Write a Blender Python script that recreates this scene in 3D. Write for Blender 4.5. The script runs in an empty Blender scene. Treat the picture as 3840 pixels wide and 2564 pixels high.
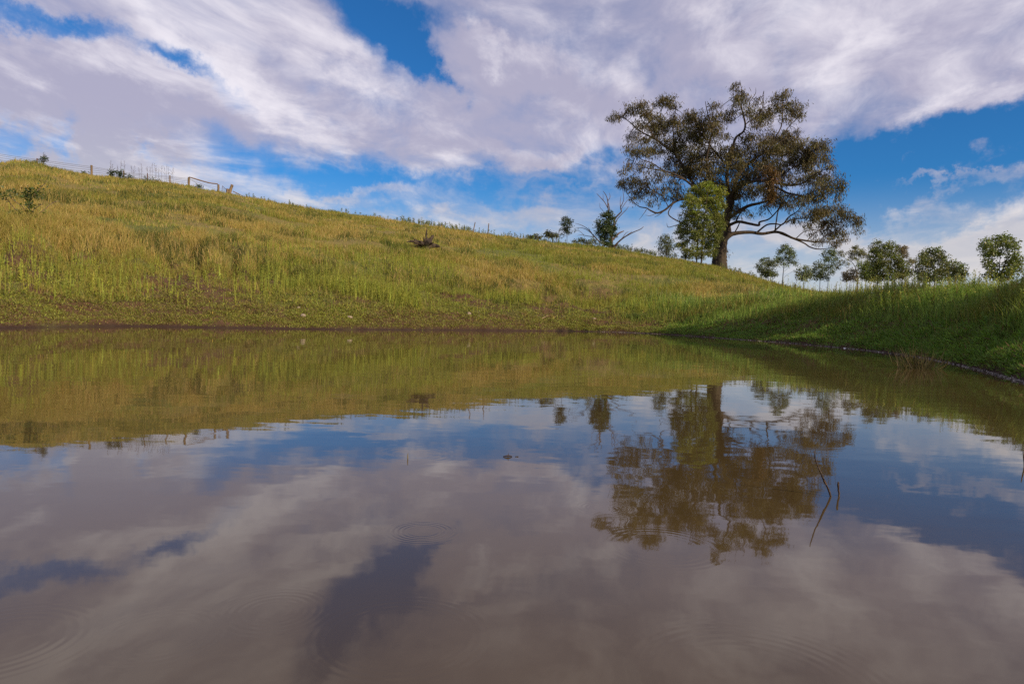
import bpy, math, random
import numpy as np
from mathutils import Matrix, Vector

rng = np.random.default_rng(7)
random.seed(7)
SC = bpy.context.scene
COL = SC.collection
R = math.radians

# ------------------------------------------------------------------ camera
CAM_H = 0.35
PITCH, ROLL, FOC = R(2.1), R(1.7), 2560.0      # focal length in pixels of a 3840 px wide frame
cam_d = bpy.data.cameras.new('camera')
cam_d.sensor_width = 36.0
cam_d.lens = 24.0
cam_d.clip_start = 0.05
cam_d.clip_end = 20000
cam = bpy.data.objects.new('camera', cam_d)
COL.objects.link(cam)
SC.camera = cam


def ray(u, v):
    """direction (not normalised) of the view through a point of the 3840 x 2564 frame"""
    x = u - 1920.0
    y = -(v - 1282.0)
    c, s = math.cos(ROLL), math.sin(ROLL)
    x, y = c * x - s * y, s * x + c * y
    return np.array([x, FOC * math.cos(PITCH) + y * math.sin(PITCH),
                     -FOC * math.sin(PITCH) + y * math.cos(PITCH)])


def _basis():
    o = ray(1920, 1282)
    rx = ray(1921, 1282) - o
    up = ray(1920, 1281) - o
    o = o / np.linalg.norm(o)
    m = Matrix(((rx[0], up[0], -o[0], 0), (rx[1], up[1], -o[1], 0), (rx[2], up[2], -o[2], CAM_H), (0, 0, 0, 1)))
    return m


cam.matrix_world = _basis()


def azel(u, v):
    d = ray(u, v)
    return math.degrees(math.atan2(d[0], d[1])), d[2] / math.hypot(d[0], d[1])


# ------------------------------------------------------------------ sun, sky, exposure
SUN_AZ, SUN_EL = 130.0, 27.0
sun_d = bpy.data.lights.new('sun', 'SUN')
sun_d.energy = 5.0
sun_d.angle = R(0.6)
sun_d.color = (1.0, 0.82, 0.54)
sun = bpy.data.objects.new('sun', sun_d)
COL.objects.link(sun)
_sd = Vector((math.sin(R(SUN_AZ)) * math.cos(R(SUN_EL)), math.cos(R(SUN_AZ)) * math.cos(R(SUN_EL)), math.sin(R(SUN_EL))))
sun.rotation_euler = _sd.to_track_quat('Z', 'Y').to_euler()
sun.location = (60, 10, 40)

SC.view_settings.view_transform = 'Standard'
SC.view_settings.look = 'None'
SC.view_settings.exposure = 0.18
SC.view_settings.gamma = 1.0
SC.render.engine = 'CYCLES'
SC.cycles.use_denoising = False
SC.cycles.max_bounces = 6
SC.cycles.transparent_max_bounces = 4


class NT:
    """tiny helper for node trees"""
    def __init__(s, tree):
        s.t = tree
        s.n = tree.nodes
        s.l = tree.links

    def node(s, typ, **kw):
        nd = s.n.new(typ)
        for k, v in kw.items():
            setattr(nd, k, v)
        return nd

    def put(s, sock, val):
        if isinstance(val, bpy.types.NodeSocket):
            s.l.new(val, sock)
        elif isinstance(val, (tuple, list)) and sock.type == 'RGBA' and len(val) == 3:
            sock.default_value = (*val, 1)
        else:
            sock.default_value = val

    def math(s, op, a, b=None, c=None, clamp=False):
        nd = s.node('ShaderNodeMath', operation=op)
        nd.use_clamp = clamp
        s.put(nd.inputs[0], a)
        if b is not None:
            s.put(nd.inputs[1], b)
        if c is not None:
            s.put(nd.inputs[2], c)
        return nd.outputs[0]

    def vmath(s, op, a, b=None, scale=None):
        nd = s.node('ShaderNodeVectorMath', operation=op)
        s.put(nd.inputs[0], a)
        if b is not None:
            s.put(nd.inputs[1], b)
        if scale is not None:
            s.put(nd.inputs['Scale'], scale)
        return nd.outputs['Value'] if op in ('LENGTH', 'DOT_PRODUCT', 'DISTANCE') else nd.outputs[0]

    def ramp(s, x, a, b, lo=0.0, hi=1.0):
        nd = s.node('ShaderNodeMapRange', interpolation_type='SMOOTHSTEP')
        s.put(nd.inputs[0], x)
        s.put(nd.inputs[1], a)
        s.put(nd.inputs[2], b)
        s.put(nd.inputs[3], lo)
        s.put(nd.inputs[4], hi)
        return nd.outputs[0]

    def mix(s, f, a, b, blend='MIX'):
        nd = s.node('ShaderNodeMix', data_type='RGBA', blend_type=blend)
        s.put(nd.inputs[0], f)
        s.put(nd.inputs[6], a)
        s.put(nd.inputs[7], b)
        return nd.outputs[2]

    def noise(s, vec, scale, detail=4, rough=0.5, dist=0.0, color=False, lac=2.0):
        nd = s.node('ShaderNodeTexNoise')
        s.put(nd.inputs['Vector'], vec)
        nd.inputs['Scale'].default_value = scale
        nd.inputs['Detail'].default_value = detail
        nd.inputs['Roughness'].default_value = rough
        nd.inputs['Lacunarity'].default_value = lac
        nd.inputs['Distortion'].default_value = dist
        return nd.outputs['Color'] if color else nd.outputs['Fac']

    def comb(s, x, y, z):
        nd = s.node('ShaderNodeCombineXYZ')
        for i, v in enumerate((x, y, z)):
            s.put(nd.inputs[i], v)
        return nd.outputs[0]

    def sep(s, v):
        nd = s.node('ShaderNodeSeparateXYZ')
        s.put(nd.inputs[0], v)
        return nd.outputs

    def mapping(s, vec, loc=(0, 0, 0), rot=(0, 0, 0), scale=(1, 1, 1), typ='POINT'):
        nd = s.node('ShaderNodeMapping', vector_type=typ)
        s.put(nd.inputs[0], vec)
        nd.inputs[1].default_value = loc
        nd.inputs[2].default_value = rot
        nd.inputs[3].default_value = scale
        return nd.outputs[0]


def build_world():
    w = bpy.data.worlds.new('World')
    SC.world = w
    w.use_nodes = True
    g = NT(w.node_tree)
    g.n.clear()
    sky = g.node('ShaderNodeTexSky', sky_type='NISHITA', sun_disc=False)
    sky.sun_elevation = R(SUN_EL)
    sky.sun_rotation = R(SUN_AZ)
    sky.altitude = 200
    sky.air_density = 1.0
    sky.dust_density = 0.4
    sky.ozone_density = 2.5
    geo = g.node('ShaderNodeNewGeometry')
    d = g.vmath('SCALE', geo.outputs['Incoming'], scale=-1.0)
    x, y, z = g.sep(d)
    az = g.math('MULTIPLY', g.math('ARCTAN2', x, y), 57.29578)
    el = g.math('MULTIPLY', g.math('ARCSINE', z), 57.29578)
    # cloud layer: the direction projected on a flat layer overhead, so streaks run to the horizon
    zc = g.math('ADD', g.math('MAXIMUM', z, 0.0), 0.11)
    pl = g.comb(g.math('DIVIDE', x, zc), g.math('DIVIDE', y, zc), 0.0)
    axis = g.mapping(pl, rot=(0, 0, R(13)), scale=(1, 1, 1))
    st = g.mapping(axis, scale=(1.0, 0.66, 1.0))
    warp = g.noise(st, 1.1, 3, 0.5, color=True)
    st2 = g.vmath('ADD', st, g.vmath('SCALE', g.vmath('SUBTRACT', warp, (0.5, 0.5, 0.5)), scale=0.75))
    n_big = g.noise(st2, 1.5, 9, 0.56)
    n_fine = g.noise(g.mapping(st2, loc=(3, 7, 0), scale=(1, 0.8, 1)), 3.6, 10, 0.62)
    n_soft = g.noise(g.mapping(axis, loc=(5.2, 1.7, 0), scale=(1, 0.35, 1)), 1.2, 5, 0.5)
    # large layout of cloud and clear patches over azimuth and height
    ae = g.comb(az, el, 0.0)
    wa = g.noise(ae, 0.09, 9, 0.62, color=True)
    aew = g.vmath('ADD', ae, g.vmath('SCALE', g.vmath('SUBTRACT', wa, (0.5, 0.5, 0.5)), scale=11.0))
    aew = g.vmath('ADD', aew, g.vmath('MULTIPLY', g.vmath('SUBTRACT', warp, (0.5, 0.5, 0.5)), (2.5, 1.2, 0.0)))

    def blob(u, v, ru, rv, ang, amp, lst):
        a0, t0 = azel(u, v)
        e0 = math.degrees(math.atan(t0))
        k = 45.0 / 1920 * 0.86
        m = g.mapping(aew, loc=(a0, e0, 0), rot=(0, 0, -R(ang)), scale=(ru * k, rv * k, 1), typ='TEXTURE')
        r = g.vmath('LENGTH', m)
        lst.append(g.math('MULTIPLY', g.ramp(r, 1.75, 0.1), amp))

    dens = []
    for b in SKY_CLEAR:
        blob(*b[:5], -b[5] * 0.88, dens)
    for b in SKY_CLOUD:
        blob(*b[:5], b[5], dens)
    tot = dens[0]
    for t in dens[1:]:
        tot = g.math('ADD', tot, t)
    # base cover: full high up, thin low down
    base = g.ramp(el, 8.0, 15.0, 0.36, 0.84)
    nn = g.math('ADD', g.math('MULTIPLY', g.math('SUBTRACT', n_big, 0.5), 1.3),
                g.math('MULTIPLY', g.math('SUBTRACT', n_fine, 0.5), 1.15))
    nn = g.math('ADD', nn, g.math('MULTIPLY', g.math('SUBTRACT', n_soft, 0.5), 0.35))
    den = g.math('ADD', g.math('ADD', base, tot), nn)
    n_lump = g.noise(g.mapping(st2, loc=(1, 2, 5)), 9.0, 6, 0.6)
    den = g.math('ADD', den, g.math('MULTIPLY', g.math('SUBTRACT', n_lump, 0.5), 0.25))
    cover = g.ramp(den, -0.12, 1.12)
    n_off = g.noise(g.mapping(st2, loc=(3 + 0.10, 7 - 0.03, 0), scale=(1, 0.8, 1)), 3.6, 6, 0.6)
    relief = g.math('MULTIPLY', g.math('SUBTRACT', n_fine, n_off), 1.1)
    # bright and lavender parts of the cloud
    lit = []
    for b in SKY_BRIGHT:
        blob(*b, lit)
    lt = lit[0]
    for t in lit[1:]:
        lt = g.math('ADD', lt, t)
    sh = g.math('ADD', g.math('MULTIPLY', g.math('SUBTRACT', n_fine, 0.5), 1.0), g.math('MULTIPLY', g.math('SUBTRACT', n_soft, 0.5), 2.3))
    sh = g.math('ADD', g.math('ADD', g.math('ADD', sh, relief), lt), 0.24)
    sh = g.math('ADD', sh, g.ramp(den, 0.55, 1.5, 0.06, -0.10))
    bright = g.ramp(sh, 0.0, 1.05)
    low = g.ramp(el, 4.0, 15.0, 1.0, 0.0)
    c_dark = g.mix(low, (3.9, 3.75, 5.0), (4.6, 4.7, 5.3))
    c_lite = g.mix(low, (8.0, 7.6, 8.2), (7.4, 6.9, 6.6))
    c_cloud = g.mix(bright, c_dark, c_lite)
    blue = g.mix(1.0, sky.outputs[0], BLUE_TINT, 'MULTIPLY')
    colr = g.mix(g.math('MULTIPLY', cover, 0.97), blue, c_cloud)
    # pale haze just over the horizon
    hz = g.ramp(el, 11.5, 0.0, 0.0, 0.80)
    colr = g.mix(hz, colr, (6.0, 5.8, 5.9))
    bg = g.node('ShaderNodeBackground')
    g.l.new(colr, bg.inputs[0])
    bg.inputs[1].default_value = 0.1
    out = g.node('ShaderNodeOutputWorld')
    g.l.new(bg.outputs[0], out.inputs[0])
    w.cycles.sampling_method = 'MANUAL'
    w.cycles.sample_map_resolution = 512


BLUE_TINT = (0.17, 0.57, 0.95)
# (x, y, half-length, half-width, tilt in degrees clockwise, amount), placed by azimuth and height above the horizon
SKY_CLEAR = [
    (1390, 10, 250, 125, 50, 1.25), (1530, 190, 230, 62, 47, 1.0), (1680, 330, 120, 34, 38, 0.7),
    (250, 95, 430, 36, 14, 1.0), (720, 262, 120, 40, 15, 0.8), (860, 370, 170, 46, 42, 0.6),
    (1250, 660, 700, 60, 7, 0.75), (2300, 600, 230, 60, -22, 0.85), (1900, 720, 500, 40, 0, 0.5),
    (3450, 590, 560, 130, -4, 1.15), (3750, 480, 250, 60, -5, 0.6), (2900, 700, 500, 110, 0, 0.6),
    (3300, 760, 700, 40, 0, 0.45), (1800, 120, 250, 28, 8, 0.35), (1300, 770, 500, 18, 2, 0.3)]
SKY_CLOUD = [
    (1800, 590, 300, 45, 12, 0.5), (2120, 620, 150, 50, -25, 0.45), (1150, 480, 500, 110, 18, 0.35),
    (400, 400, 500, 130, 14, 0.4), (120, 500, 380, 110, 12, 0.6), (1150, 130, 230, 130, 40, 0.35), (1900, 240, 260, 80, 14, 0.6),
    (2900, 200, 900, 200, -12, 0.35), (3600, 390, 350, 45, -12, 0.55), (1270, 745, 420, 26, -4, 0.42), (1950, 790, 200, 22, 5, 0.42), (300, 560, 420, 60, 12, 0.5),
    (1930, 830, 200, 28, 0, 0.5), (2130, 722, 260, 14, 1, 0.3), (3480, 697, 170, 12, -4, 0.6), (3790, 672, 130, 26, -6, 0.6),
    (3150, 880, 520, 60, 4, 0.85), (3700, 890, 350, 70, -8, 0.85), (2500, 900, 400, 50, 0, 0.5), (1500, 840, 500, 22, 4, 0.35)]
SKY_BRIGHT = [
    (900, 330, 500, 60, 36, 0.35), (1230, 250, 300, 120, 42, 0.35), (1880, 200, 200, 60, 15, 0.6), (2000, 600, 350, 70, -5, 0.45),
    (300, 240, 350, 60, 10, 0.35), (1150, 700, 300, 40, 10, 0.2), (2300, 80, 250, 60, -10, 0.2), (3650, 370, 300, 45, -8, 0.45),
    (3000, 330, 420, 40, -28, 0.25), (3500, 120, 500, 90, -20, -0.15), (2700, 320, 300, 80, -5, -0.2),
    (250, 480, 450, 110, 12, -0.28), (2200, 330, 350, 60, 5, -0.15), (900, 520, 400, 50, 8, -0.2)]
build_world()


# ------------------------------------------------------------------ mesh helpers
def make_mesh(name, V, F, mat, col=None, parent=None, base=None, smooth=False):
    """V (n,3); F = list of (k, faces array (m,k)); ONE mesh object"""
    V = np.asarray(V, dtype=np.float64)
    if base is not None:
        V = V - np.asarray(base)
    me = bpy.data.meshes.new(name)
    me.vertices.add(len(V))
    me.vertices.foreach_set('co', V.astype(np.float32).ravel())
    idx, starts, tots, p = [], [], [], 0
    for f in F:
        f = np.asarray(f, dtype=np.int32)
        if not len(f):
            continue
        m, k = f.shape
        idx.append(f.ravel())
        starts.append(p + np.arange(m, dtype=np.int32) * k)
        tots.append(np.full(m, k, dtype=np.int32))
        p += m * k
    idx = np.concatenate(idx)
    me.loops.add(len(idx))
    me.loops.foreach_set('vertex_index', idx)
    st = np.concatenate(starts)
    me.polygons.add(len(st))
    me.polygons.foreach_set('loop_start', st)
    me.polygons.foreach_set('loop_total', np.concatenate(tots))
    me.polygons.foreach_set('use_smooth', np.full(len(st), smooth))
    me.update(calc_edges=True)
    if col is not None:
        a = me.color_attributes.new('Col', 'FLOAT_COLOR', 'POINT')
        c4 = np.ones((len(V), 4), dtype=np.float32)
        c4[:, :3] = col
        a.data.foreach_set('color', c4.ravel())
    me.materials.append(mat)
    o = bpy.data.objects.new(name, me)
    COL.objects.link(o)
    if parent is not None:
        o.parent = parent
    return o


def tag(o, label=None, cat=None, group=None, kind=None):
    if label:
        o['label'] = label
    if cat:
        o['category'] = cat
    if group:
        o['group'] = group
    if kind:
        o['kind'] = kind
    return o


def thing(name, loc, label, cat, group=None):
    o = bpy.data.objects.new(name, None)
    COL.objects.link(o)
    o.location = loc
    o.empty_display_size = 0.2
    return tag(o, label, cat, group)


def _hash(xi, yi, seed):
    h = (xi * 374761393 + yi * 668265263 + seed * 144269504) & 0xffffffff
    h = ((h ^ (h >> 13)) * 1274126177) & 0xffffffff
    return ((h ^ (h >> 16)) & 0xffff) / 65535.0


def vnoise(x, y, seed=0):
    x = np.asarray(x, dtype=np.float64)
    y = np.asarray(y, dtype=np.float64)
    xi = np.floor(x).astype(np.int64)
    yi = np.floor(y).astype(np.int64)
    fx, fy = x - xi, y - yi
    fx = fx * fx * (3 - 2 * fx)
    fy = fy * fy * (3 - 2 * fy)
    a = _hash(xi, yi, seed)
    b = _hash(xi + 1, yi, seed)
    c = _hash(xi, yi + 1, seed)
    d = _hash(xi + 1, yi + 1, seed)
    return (a + (b - a) * fx) * (1 - fy) + (c + (d - c) * fx) * fy


def fbm(x, y, seed=0, octs=4, gain=0.5):
    s, a, t = 0.0, 1.0, 0.0
    for i in range(octs):
        s = s + a * vnoise(x * 2 ** i + 17.3 * i, y * 2 ** i - 9.1 * i, seed + i)
        t += a
        a *= gain
    return s / t


def sstep(x, a=0.0, b=1.0):
    t = np.clip((x - a) / (b - a), 0, 1)
    return t * t * (3 - 2 * t)


# ------------------------------------------------------------------ lie of the land
SHORE = [(-180, 0.9), (-140, 1.4), (-100, 3.2), (-75, 5.5), (-55, 8.6), (-45, 10.2), (-36.9, 11.1), (-33, 12.3), (-29, 13.2), (-22, 13.2), (-14.1, 13.8),
         (-6, 15.6), (1.8, 17.6), (6.2, 19.6), (9.5, 19.9), (12.3, 19.2), (16.9, 16.5), (22.9, 13.9), (28.4, 11.2), (30.8, 9.8),
         (34.1, 7.6), (37, 5.8), (45, 4.0), (60, 2.6), (90, 1.6), (140, 1.0), (180, 0.9)]
CREST_PX = [(0, 618), (60, 608), (120, 612), (180, 628), (250, 650), (343, 668), (500, 680), (640, 692), (708, 702), (820, 724), (900, 740), (1000, 760),
            (1200, 792), (1400, 818), (1600, 848), (1800, 878), (1900, 892), (2000, 902), (2100, 914), (2280, 932),
            (2400, 952), (2500, 970), (2600, 988), (2690, 1004), (2800, 1036), (2900, 1066), (3000, 1092), (3300, 1128), (3839, 1150)]
WALL_PX = [(2330, 1225), (2420, 1205), (2500, 1182), (2600, 1158), (2700, 1136), (2850, 1112), (3000, 1100), (3300, 1096), (3600, 1104), (3839, 1100)]
_c = [azel(u, v) for u, v in CREST_PX]
CR_A = np.array([-180, -120, -70] + [a for a, t in _c] + [55, 90, 180])
CR_T = np.array([0.01, 0.05, _c[0][1]] + [t for a, t in _c] + [0.02, 0.01, 0.01])
_w = [azel(u, v) for u, v in WALL_PX]
SH_A = np.array([a for a, b in SHORE], float)
SH_D = np.array([b for a, b in SHORE], float)


def smooth_tab(A, T, w=0.5):
    g = np.arange(-180, 180.01, 0.1)
    v = np.interp(g, A, T)
    k = int(w / 0.1)
    ker = np.hanning(2 * k + 3)
    ker /= ker.sum()
    vv = np.convolve(np.pad(v, k + 1, mode='edge'), ker, mode='valid')
    return g, vv


GS, VS = smooth_tab(SH_A, SH_D, 3.0)
GC, VC = smooth_tab(CR_A, CR_T, 0.6)
_wd = [(a, np.interp(a, GS, VS) + 6.0 - 1.2 * max(0, (a - 20) / 17)) for a, t in _w]
_wz = [CAM_H + t * d for (a, t), (_, d) in zip(_w, _wd)]
GW, VWZ = smooth_tab(np.array([-180, -150, -120, -60, _w[0][0] - 2] + [a for a, t in _w] + [60, 120, 180]),
                     np.array([0.9, 0.8, 0.3, 0.0, 0.0] + _wz + [1.0, 0.9, 0.9]), 2.0)


def shore(phi):
    return np.interp(phi, GS, VS) + 0.16 * (fbm(phi * 0.35, phi * 0, 61, 3) - 0.5) * np.interp(phi, [-60, -37, 12, 30], [0.5, 1, 1, 0.4])


def crest_d(phi):
    return np.interp(phi, [-180, -60, -38, 0, 12, 16.5, 22, 40, 180], [40, 85, 86, 84, 90, 98, 98, 100, 40])


def zfun(x, y, fine=True):
    x = np.asarray(x, float)
    y = np.asarray(y, float)
    phi = np.degrees(np.arctan2(x, y))
    d = np.hypot(x, y)
    ds = shore(phi)
    u = d - ds
    dc = crest_d(phi)
    zc = CAM_H + np.interp(phi, GC, VC) * dc
    t = np.clip(u / (dc - ds), 0, None)
    tt = np.minimum(t, 1)
    H = zc * tt * (1.10 - 0.10 * tt)
    over = np.clip(d - dc, 0, None)
    H = H - 0.16 * over * (over / (over + 12.0))
    H = np.where(d > dc, np.maximum(H, -3.0 - 0 * H), H)
    # bank: carved face low on the hill
    mk = sstep(phi, -70, -50) * (1 - sstep(phi, 2, 12))
    H = H - 0.95 * sstep(fbm(phi * 0.45, phi * 0, 81, 3), 0.2, 0.8) * np.exp(-((u - 7.5 - 2.5 * fbm(phi * 0.8, phi * 0, 83, 3)) / 2.4) ** 2) * mk * sstep(u, 0, 3)
    # dam wall on the right
    zw = np.interp(phi, GW, VWZ)
    wl = 6.0 - 1.2 * sstep(phi, 20, 37)
    q = np.clip(u, 0, None) / wl
    prof = np.where(q < 1, np.clip(q, 0, 1) ** 1.25, np.where(q < 1.35, 1.0, np.clip(1 - (q - 1.35) / 1.3, 0, 1)))
    prof = prof * (1 - 0.18 * np.exp(-((q - 1) / 0.25) ** 2))
    W = zw * prof
    k = 0.16 * sstep(u, 0.5, 5)
    z = 0.5 * (H + W + np.sqrt((H - W) ** 2 + k * k))
    uu = np.clip(u, 0, None)
    z = z + 0.10 * vnoise(x / 0.35, y / 0.35, 71) * sstep(u, 0, 0.30)
    if fine:
        far = sstep(d, 70, 84)
        z = z + (fbm(x / 3.0, y / 3.6, 3) - 0.5) * 0.62 * sstep(u, 1, 6) * (1 - 0.6 * far)
        z = z + (fbm(x / 0.55, y / 0.55, 11, 4, 0.6) - 0.5) * 0.20 * sstep(u, 0.15, 2.0) * (1 - 0.5 * sstep(u, 10, 20))
        z = z + (fbm(x / 0.14, y / 0.14, 23, 3, 0.6) - 0.5) * 0.05 * sstep(u, 0.02, 0.5) * (1 - sstep(u, 7, 12))
    bed = np.maximum(u * 0.22, -0.9)
    z = np.where(u < 0, bed, z)
    # far country: low rolling ground
    farr = sstep(d, 160, 420)
    z = z * (1 - farr) + farr * (-3 + 4 * (fbm(x / 260, y / 260, 5) - 0.5))
    return z


def zat(x, y):
    return float(zfun(np.array([x]), np.array([y]))[0])


def at(u, v, dist):
    """world point on the line of sight at a horizontal distance"""
    d = ray(u, v)
    k = dist / math.hypot(d[0], d[1])
    return np.array([d[0] * k, d[1] * k, CAM_H + d[2] * k])


def hit(u, v, dmin=4.0, dmax=110.0):
    """where the line of sight meets the ground (or water)"""
    d = ray(u, v)
    hn = math.hypot(d[0], d[1])
    ds = np.exp(np.linspace(math.log(dmin), math.log(dmax), 4000))
    X, Y = d[0] / hn * ds, d[1] / hn * ds
    zr = CAM_H + d[2] / hn * ds
    below = np.nonzero(zr <= np.maximum(zfun(X, Y), 0.0))[0]
    i = below[0] if len(below) else len(ds) - 1
    return np.array([X[i], Y[i], max(zr[i], 0)]), ds[i]


# ------------------------------------------------------------------ materials
def new_mat(name):
    m = bpy.data.materials.new(name)
    m.use_nodes = True
    g = NT(m.node_tree)
    g.n.clear()
    out = g.node('ShaderNodeOutputMaterial')
    return m, g, out


def leaf_mat(name, trans=0.35, rough=0.55, spec=0.35, tint=(1, 1, 1)):
    m, g, out = new_mat(name)
    at_ = g.node('ShaderNodeAttribute', attribute_name='Col')
    c = g.mix(1.0, at_.outputs['Color'], tint, 'MULTIPLY')
    p = g.node('ShaderNodeBsdfPrincipled')
    g.l.new(c, p.inputs['Base Color'])
    p.inputs['Roughness'].default_value = rough
    p.inputs['Specular IOR Level'].default_value = spec
    t = g.node('ShaderNodeBsdfTranslucent')
    g.l.new(g.mix(1.0, c, (1.2, 1.2, 0.6), 'MULTIPLY'), t.inputs[0])
    mx = g.node('ShaderNodeMixShader')
    mx.inputs[0].default_value = trans
    g.l.new(p.outputs[0], mx.inputs[1])
    g.l.new(t.outputs[0], mx.inputs[2])
    g.l.new(mx.outputs[0], out.inputs[0])
    return m


def solid_mat(name, c1, c2, scale=6.0, rough=0.8, stretch=(1, 1, 1), bump=0.3, spec=0.3):
    m, g, out = new_mat(name)
    tc = g.node('ShaderNodeTexCoord').outputs['Object']
    v = g.mapping(tc, scale=stretch)
    n = g.noise(v, scale, 6, 0.6)
    p = g.node('ShaderNodeBsdfPrincipled')
    g.l.new(g.mix(g.ramp(n, 0.3, 0.7), c1, c2), p.inputs['Base Color'])
    p.inputs['Roughness'].default_value = rough
    p.inputs['Specular IOR Level'].default_value = spec
    b = g.node('ShaderNodeBump')
    b.inputs['Strength'].default_value = bump
    b.inputs['Distance'].default_value = 0.05
    g.l.new(g.noise(v, scale * 2.5, 5, 0.6), b.inputs['Height'])
    g.l.new(b.outputs[0], p.inputs['Normal'])
    g.l.new(p.outputs[0], out.inputs[0])
    return m


M_GRASS = leaf_mat('grass', 0.38, 0.6, 0.25)
M_LEAF = leaf_mat('gum_leaves', 0.30, 0.45, 0.45)
M_LEAF_DULL = leaf_mat('old_leaves', 0.22, 0.55, 0.3)
M_BARK = solid_mat('gum_bark', (0.012, 0.009, 0.007), (0.060, 0.045, 0.034), 1.3, 0.9, (1, 1, 0.25), 0.8)
M_LIMB = solid_mat('limb_bark', (0.022, 0.015, 0.011), (0.060, 0.042, 0.030), 2.0, 0.85, (1, 1, 1), 0.4)
M_DEAD = solid_mat('dead_wood', (0.045, 0.030, 0.028), (0.14, 0.095, 0.08), 5.0, 0.85, (1, 1, 1), 0.4)
M_STUMP = solid_mat('charred_root_wood', (0.012, 0.009, 0.008), (0.085, 0.060, 0.046), 3.4, 0.95, (1, 1, 1), 0.8)
M_POST = solid_mat('weathered_post', (0.09, 0.062, 0.042), (0.22, 0.15, 0.09), 9.0, 0.9, (1, 1, 0.15), 0.5)
M_RAIL = solid_mat('weathered_rail', (0.10, 0.065, 0.05), (0.20, 0.13, 0.09), 9.0, 0.9, (1, 1, 1), 0.5)
M_WIRE = solid_mat('rusty_wire', (0.05, 0.045, 0.045), (0.10, 0.08, 0.07), 12.0, 0.6, (1, 1, 1), 0.1)
M_PICKET = solid_mat('rusty_picket', (0.06, 0.03, 0.025), (0.12, 0.06, 0.045), 12.0, 0.7, (1, 1, 1), 0.1)
M_STONE = solid_mat('pale_stone', (0.16, 0.12, 0.09), (0.34, 0.27, 0.21), 9.0, 0.9, (1, 1, 1), 0.5)
M_FOAM = solid_mat('dry_foam', (0.10, 0.08, 0.07), (0.42, 0.38, 0.35), 40.0, 0.7, (1, 1, 1), 0.4)
M_WET = solid_mat('wet_stick', (0.022, 0.014, 0.012), (0.075, 0.045, 0.032), 50.0, 0.45, (1, 1, 1), 0.4)
M_PALESTICK = solid_mat('dry_stick', (0.30, 0.20, 0.12), (0.48, 0.34, 0.22), 30.0, 0.7, (1, 1, 1), 0.3)


def ground_material():
    m, g, out = new_mat('ground')
    tc = g.node('ShaderNodeTexCoord').outputs['Object']
    a = g.node('ShaderNodeAttribute', attribute_name='Col').outputs['Color']
    n1 = g.noise(tc, 5.0, 7, 0.65)
    n2 = g.noise(g.mapping(tc, loc=(9, 3, 0)), 1.1, 5, 0.6)
    n3 = g.noise(tc, 38.0, 5, 0.7)
    c = g.mix(g.math('MULTIPLY', g.ramp(n1, 0.35, 0.7), 0.55), a, g.mix(1.0, a, (0.55, 0.42, 0.4), 'MULTIPLY'))
    c = g.mix(g.math('MULTIPLY', g.ramp(n2, 0.5, 0.75), 0.4), c, (0.10, 0.095, 0.03))
    c = g.mix(g.ramp(n3, 0.3, 0.75, 0.0, 0.4), c, g.mix(1.0, c, (1.9, 1.75, 1.5), 'MULTIPLY'))
    p = g.node('ShaderNodeBsdfPrincipled')
    g.l.new(c, p.inputs['Base Color'])
    p.inputs['Roughness'].default_value = 0.92
    p.inputs['Specular IOR Level'].default_value = 0.15
    b = g.node('ShaderNodeBump')
    b.inputs['Strength'].default_value = 0.7
    b.inputs['Distance'].default_value = 0.05
    g.l.new(g.noise(tc, 16.0, 7, 0.7), b.inputs['Height'])
    g.l.new(b.outputs[0], p.inputs['Normal'])
    g.l.new(p.outputs[0], out.inputs[0])
    return m


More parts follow.
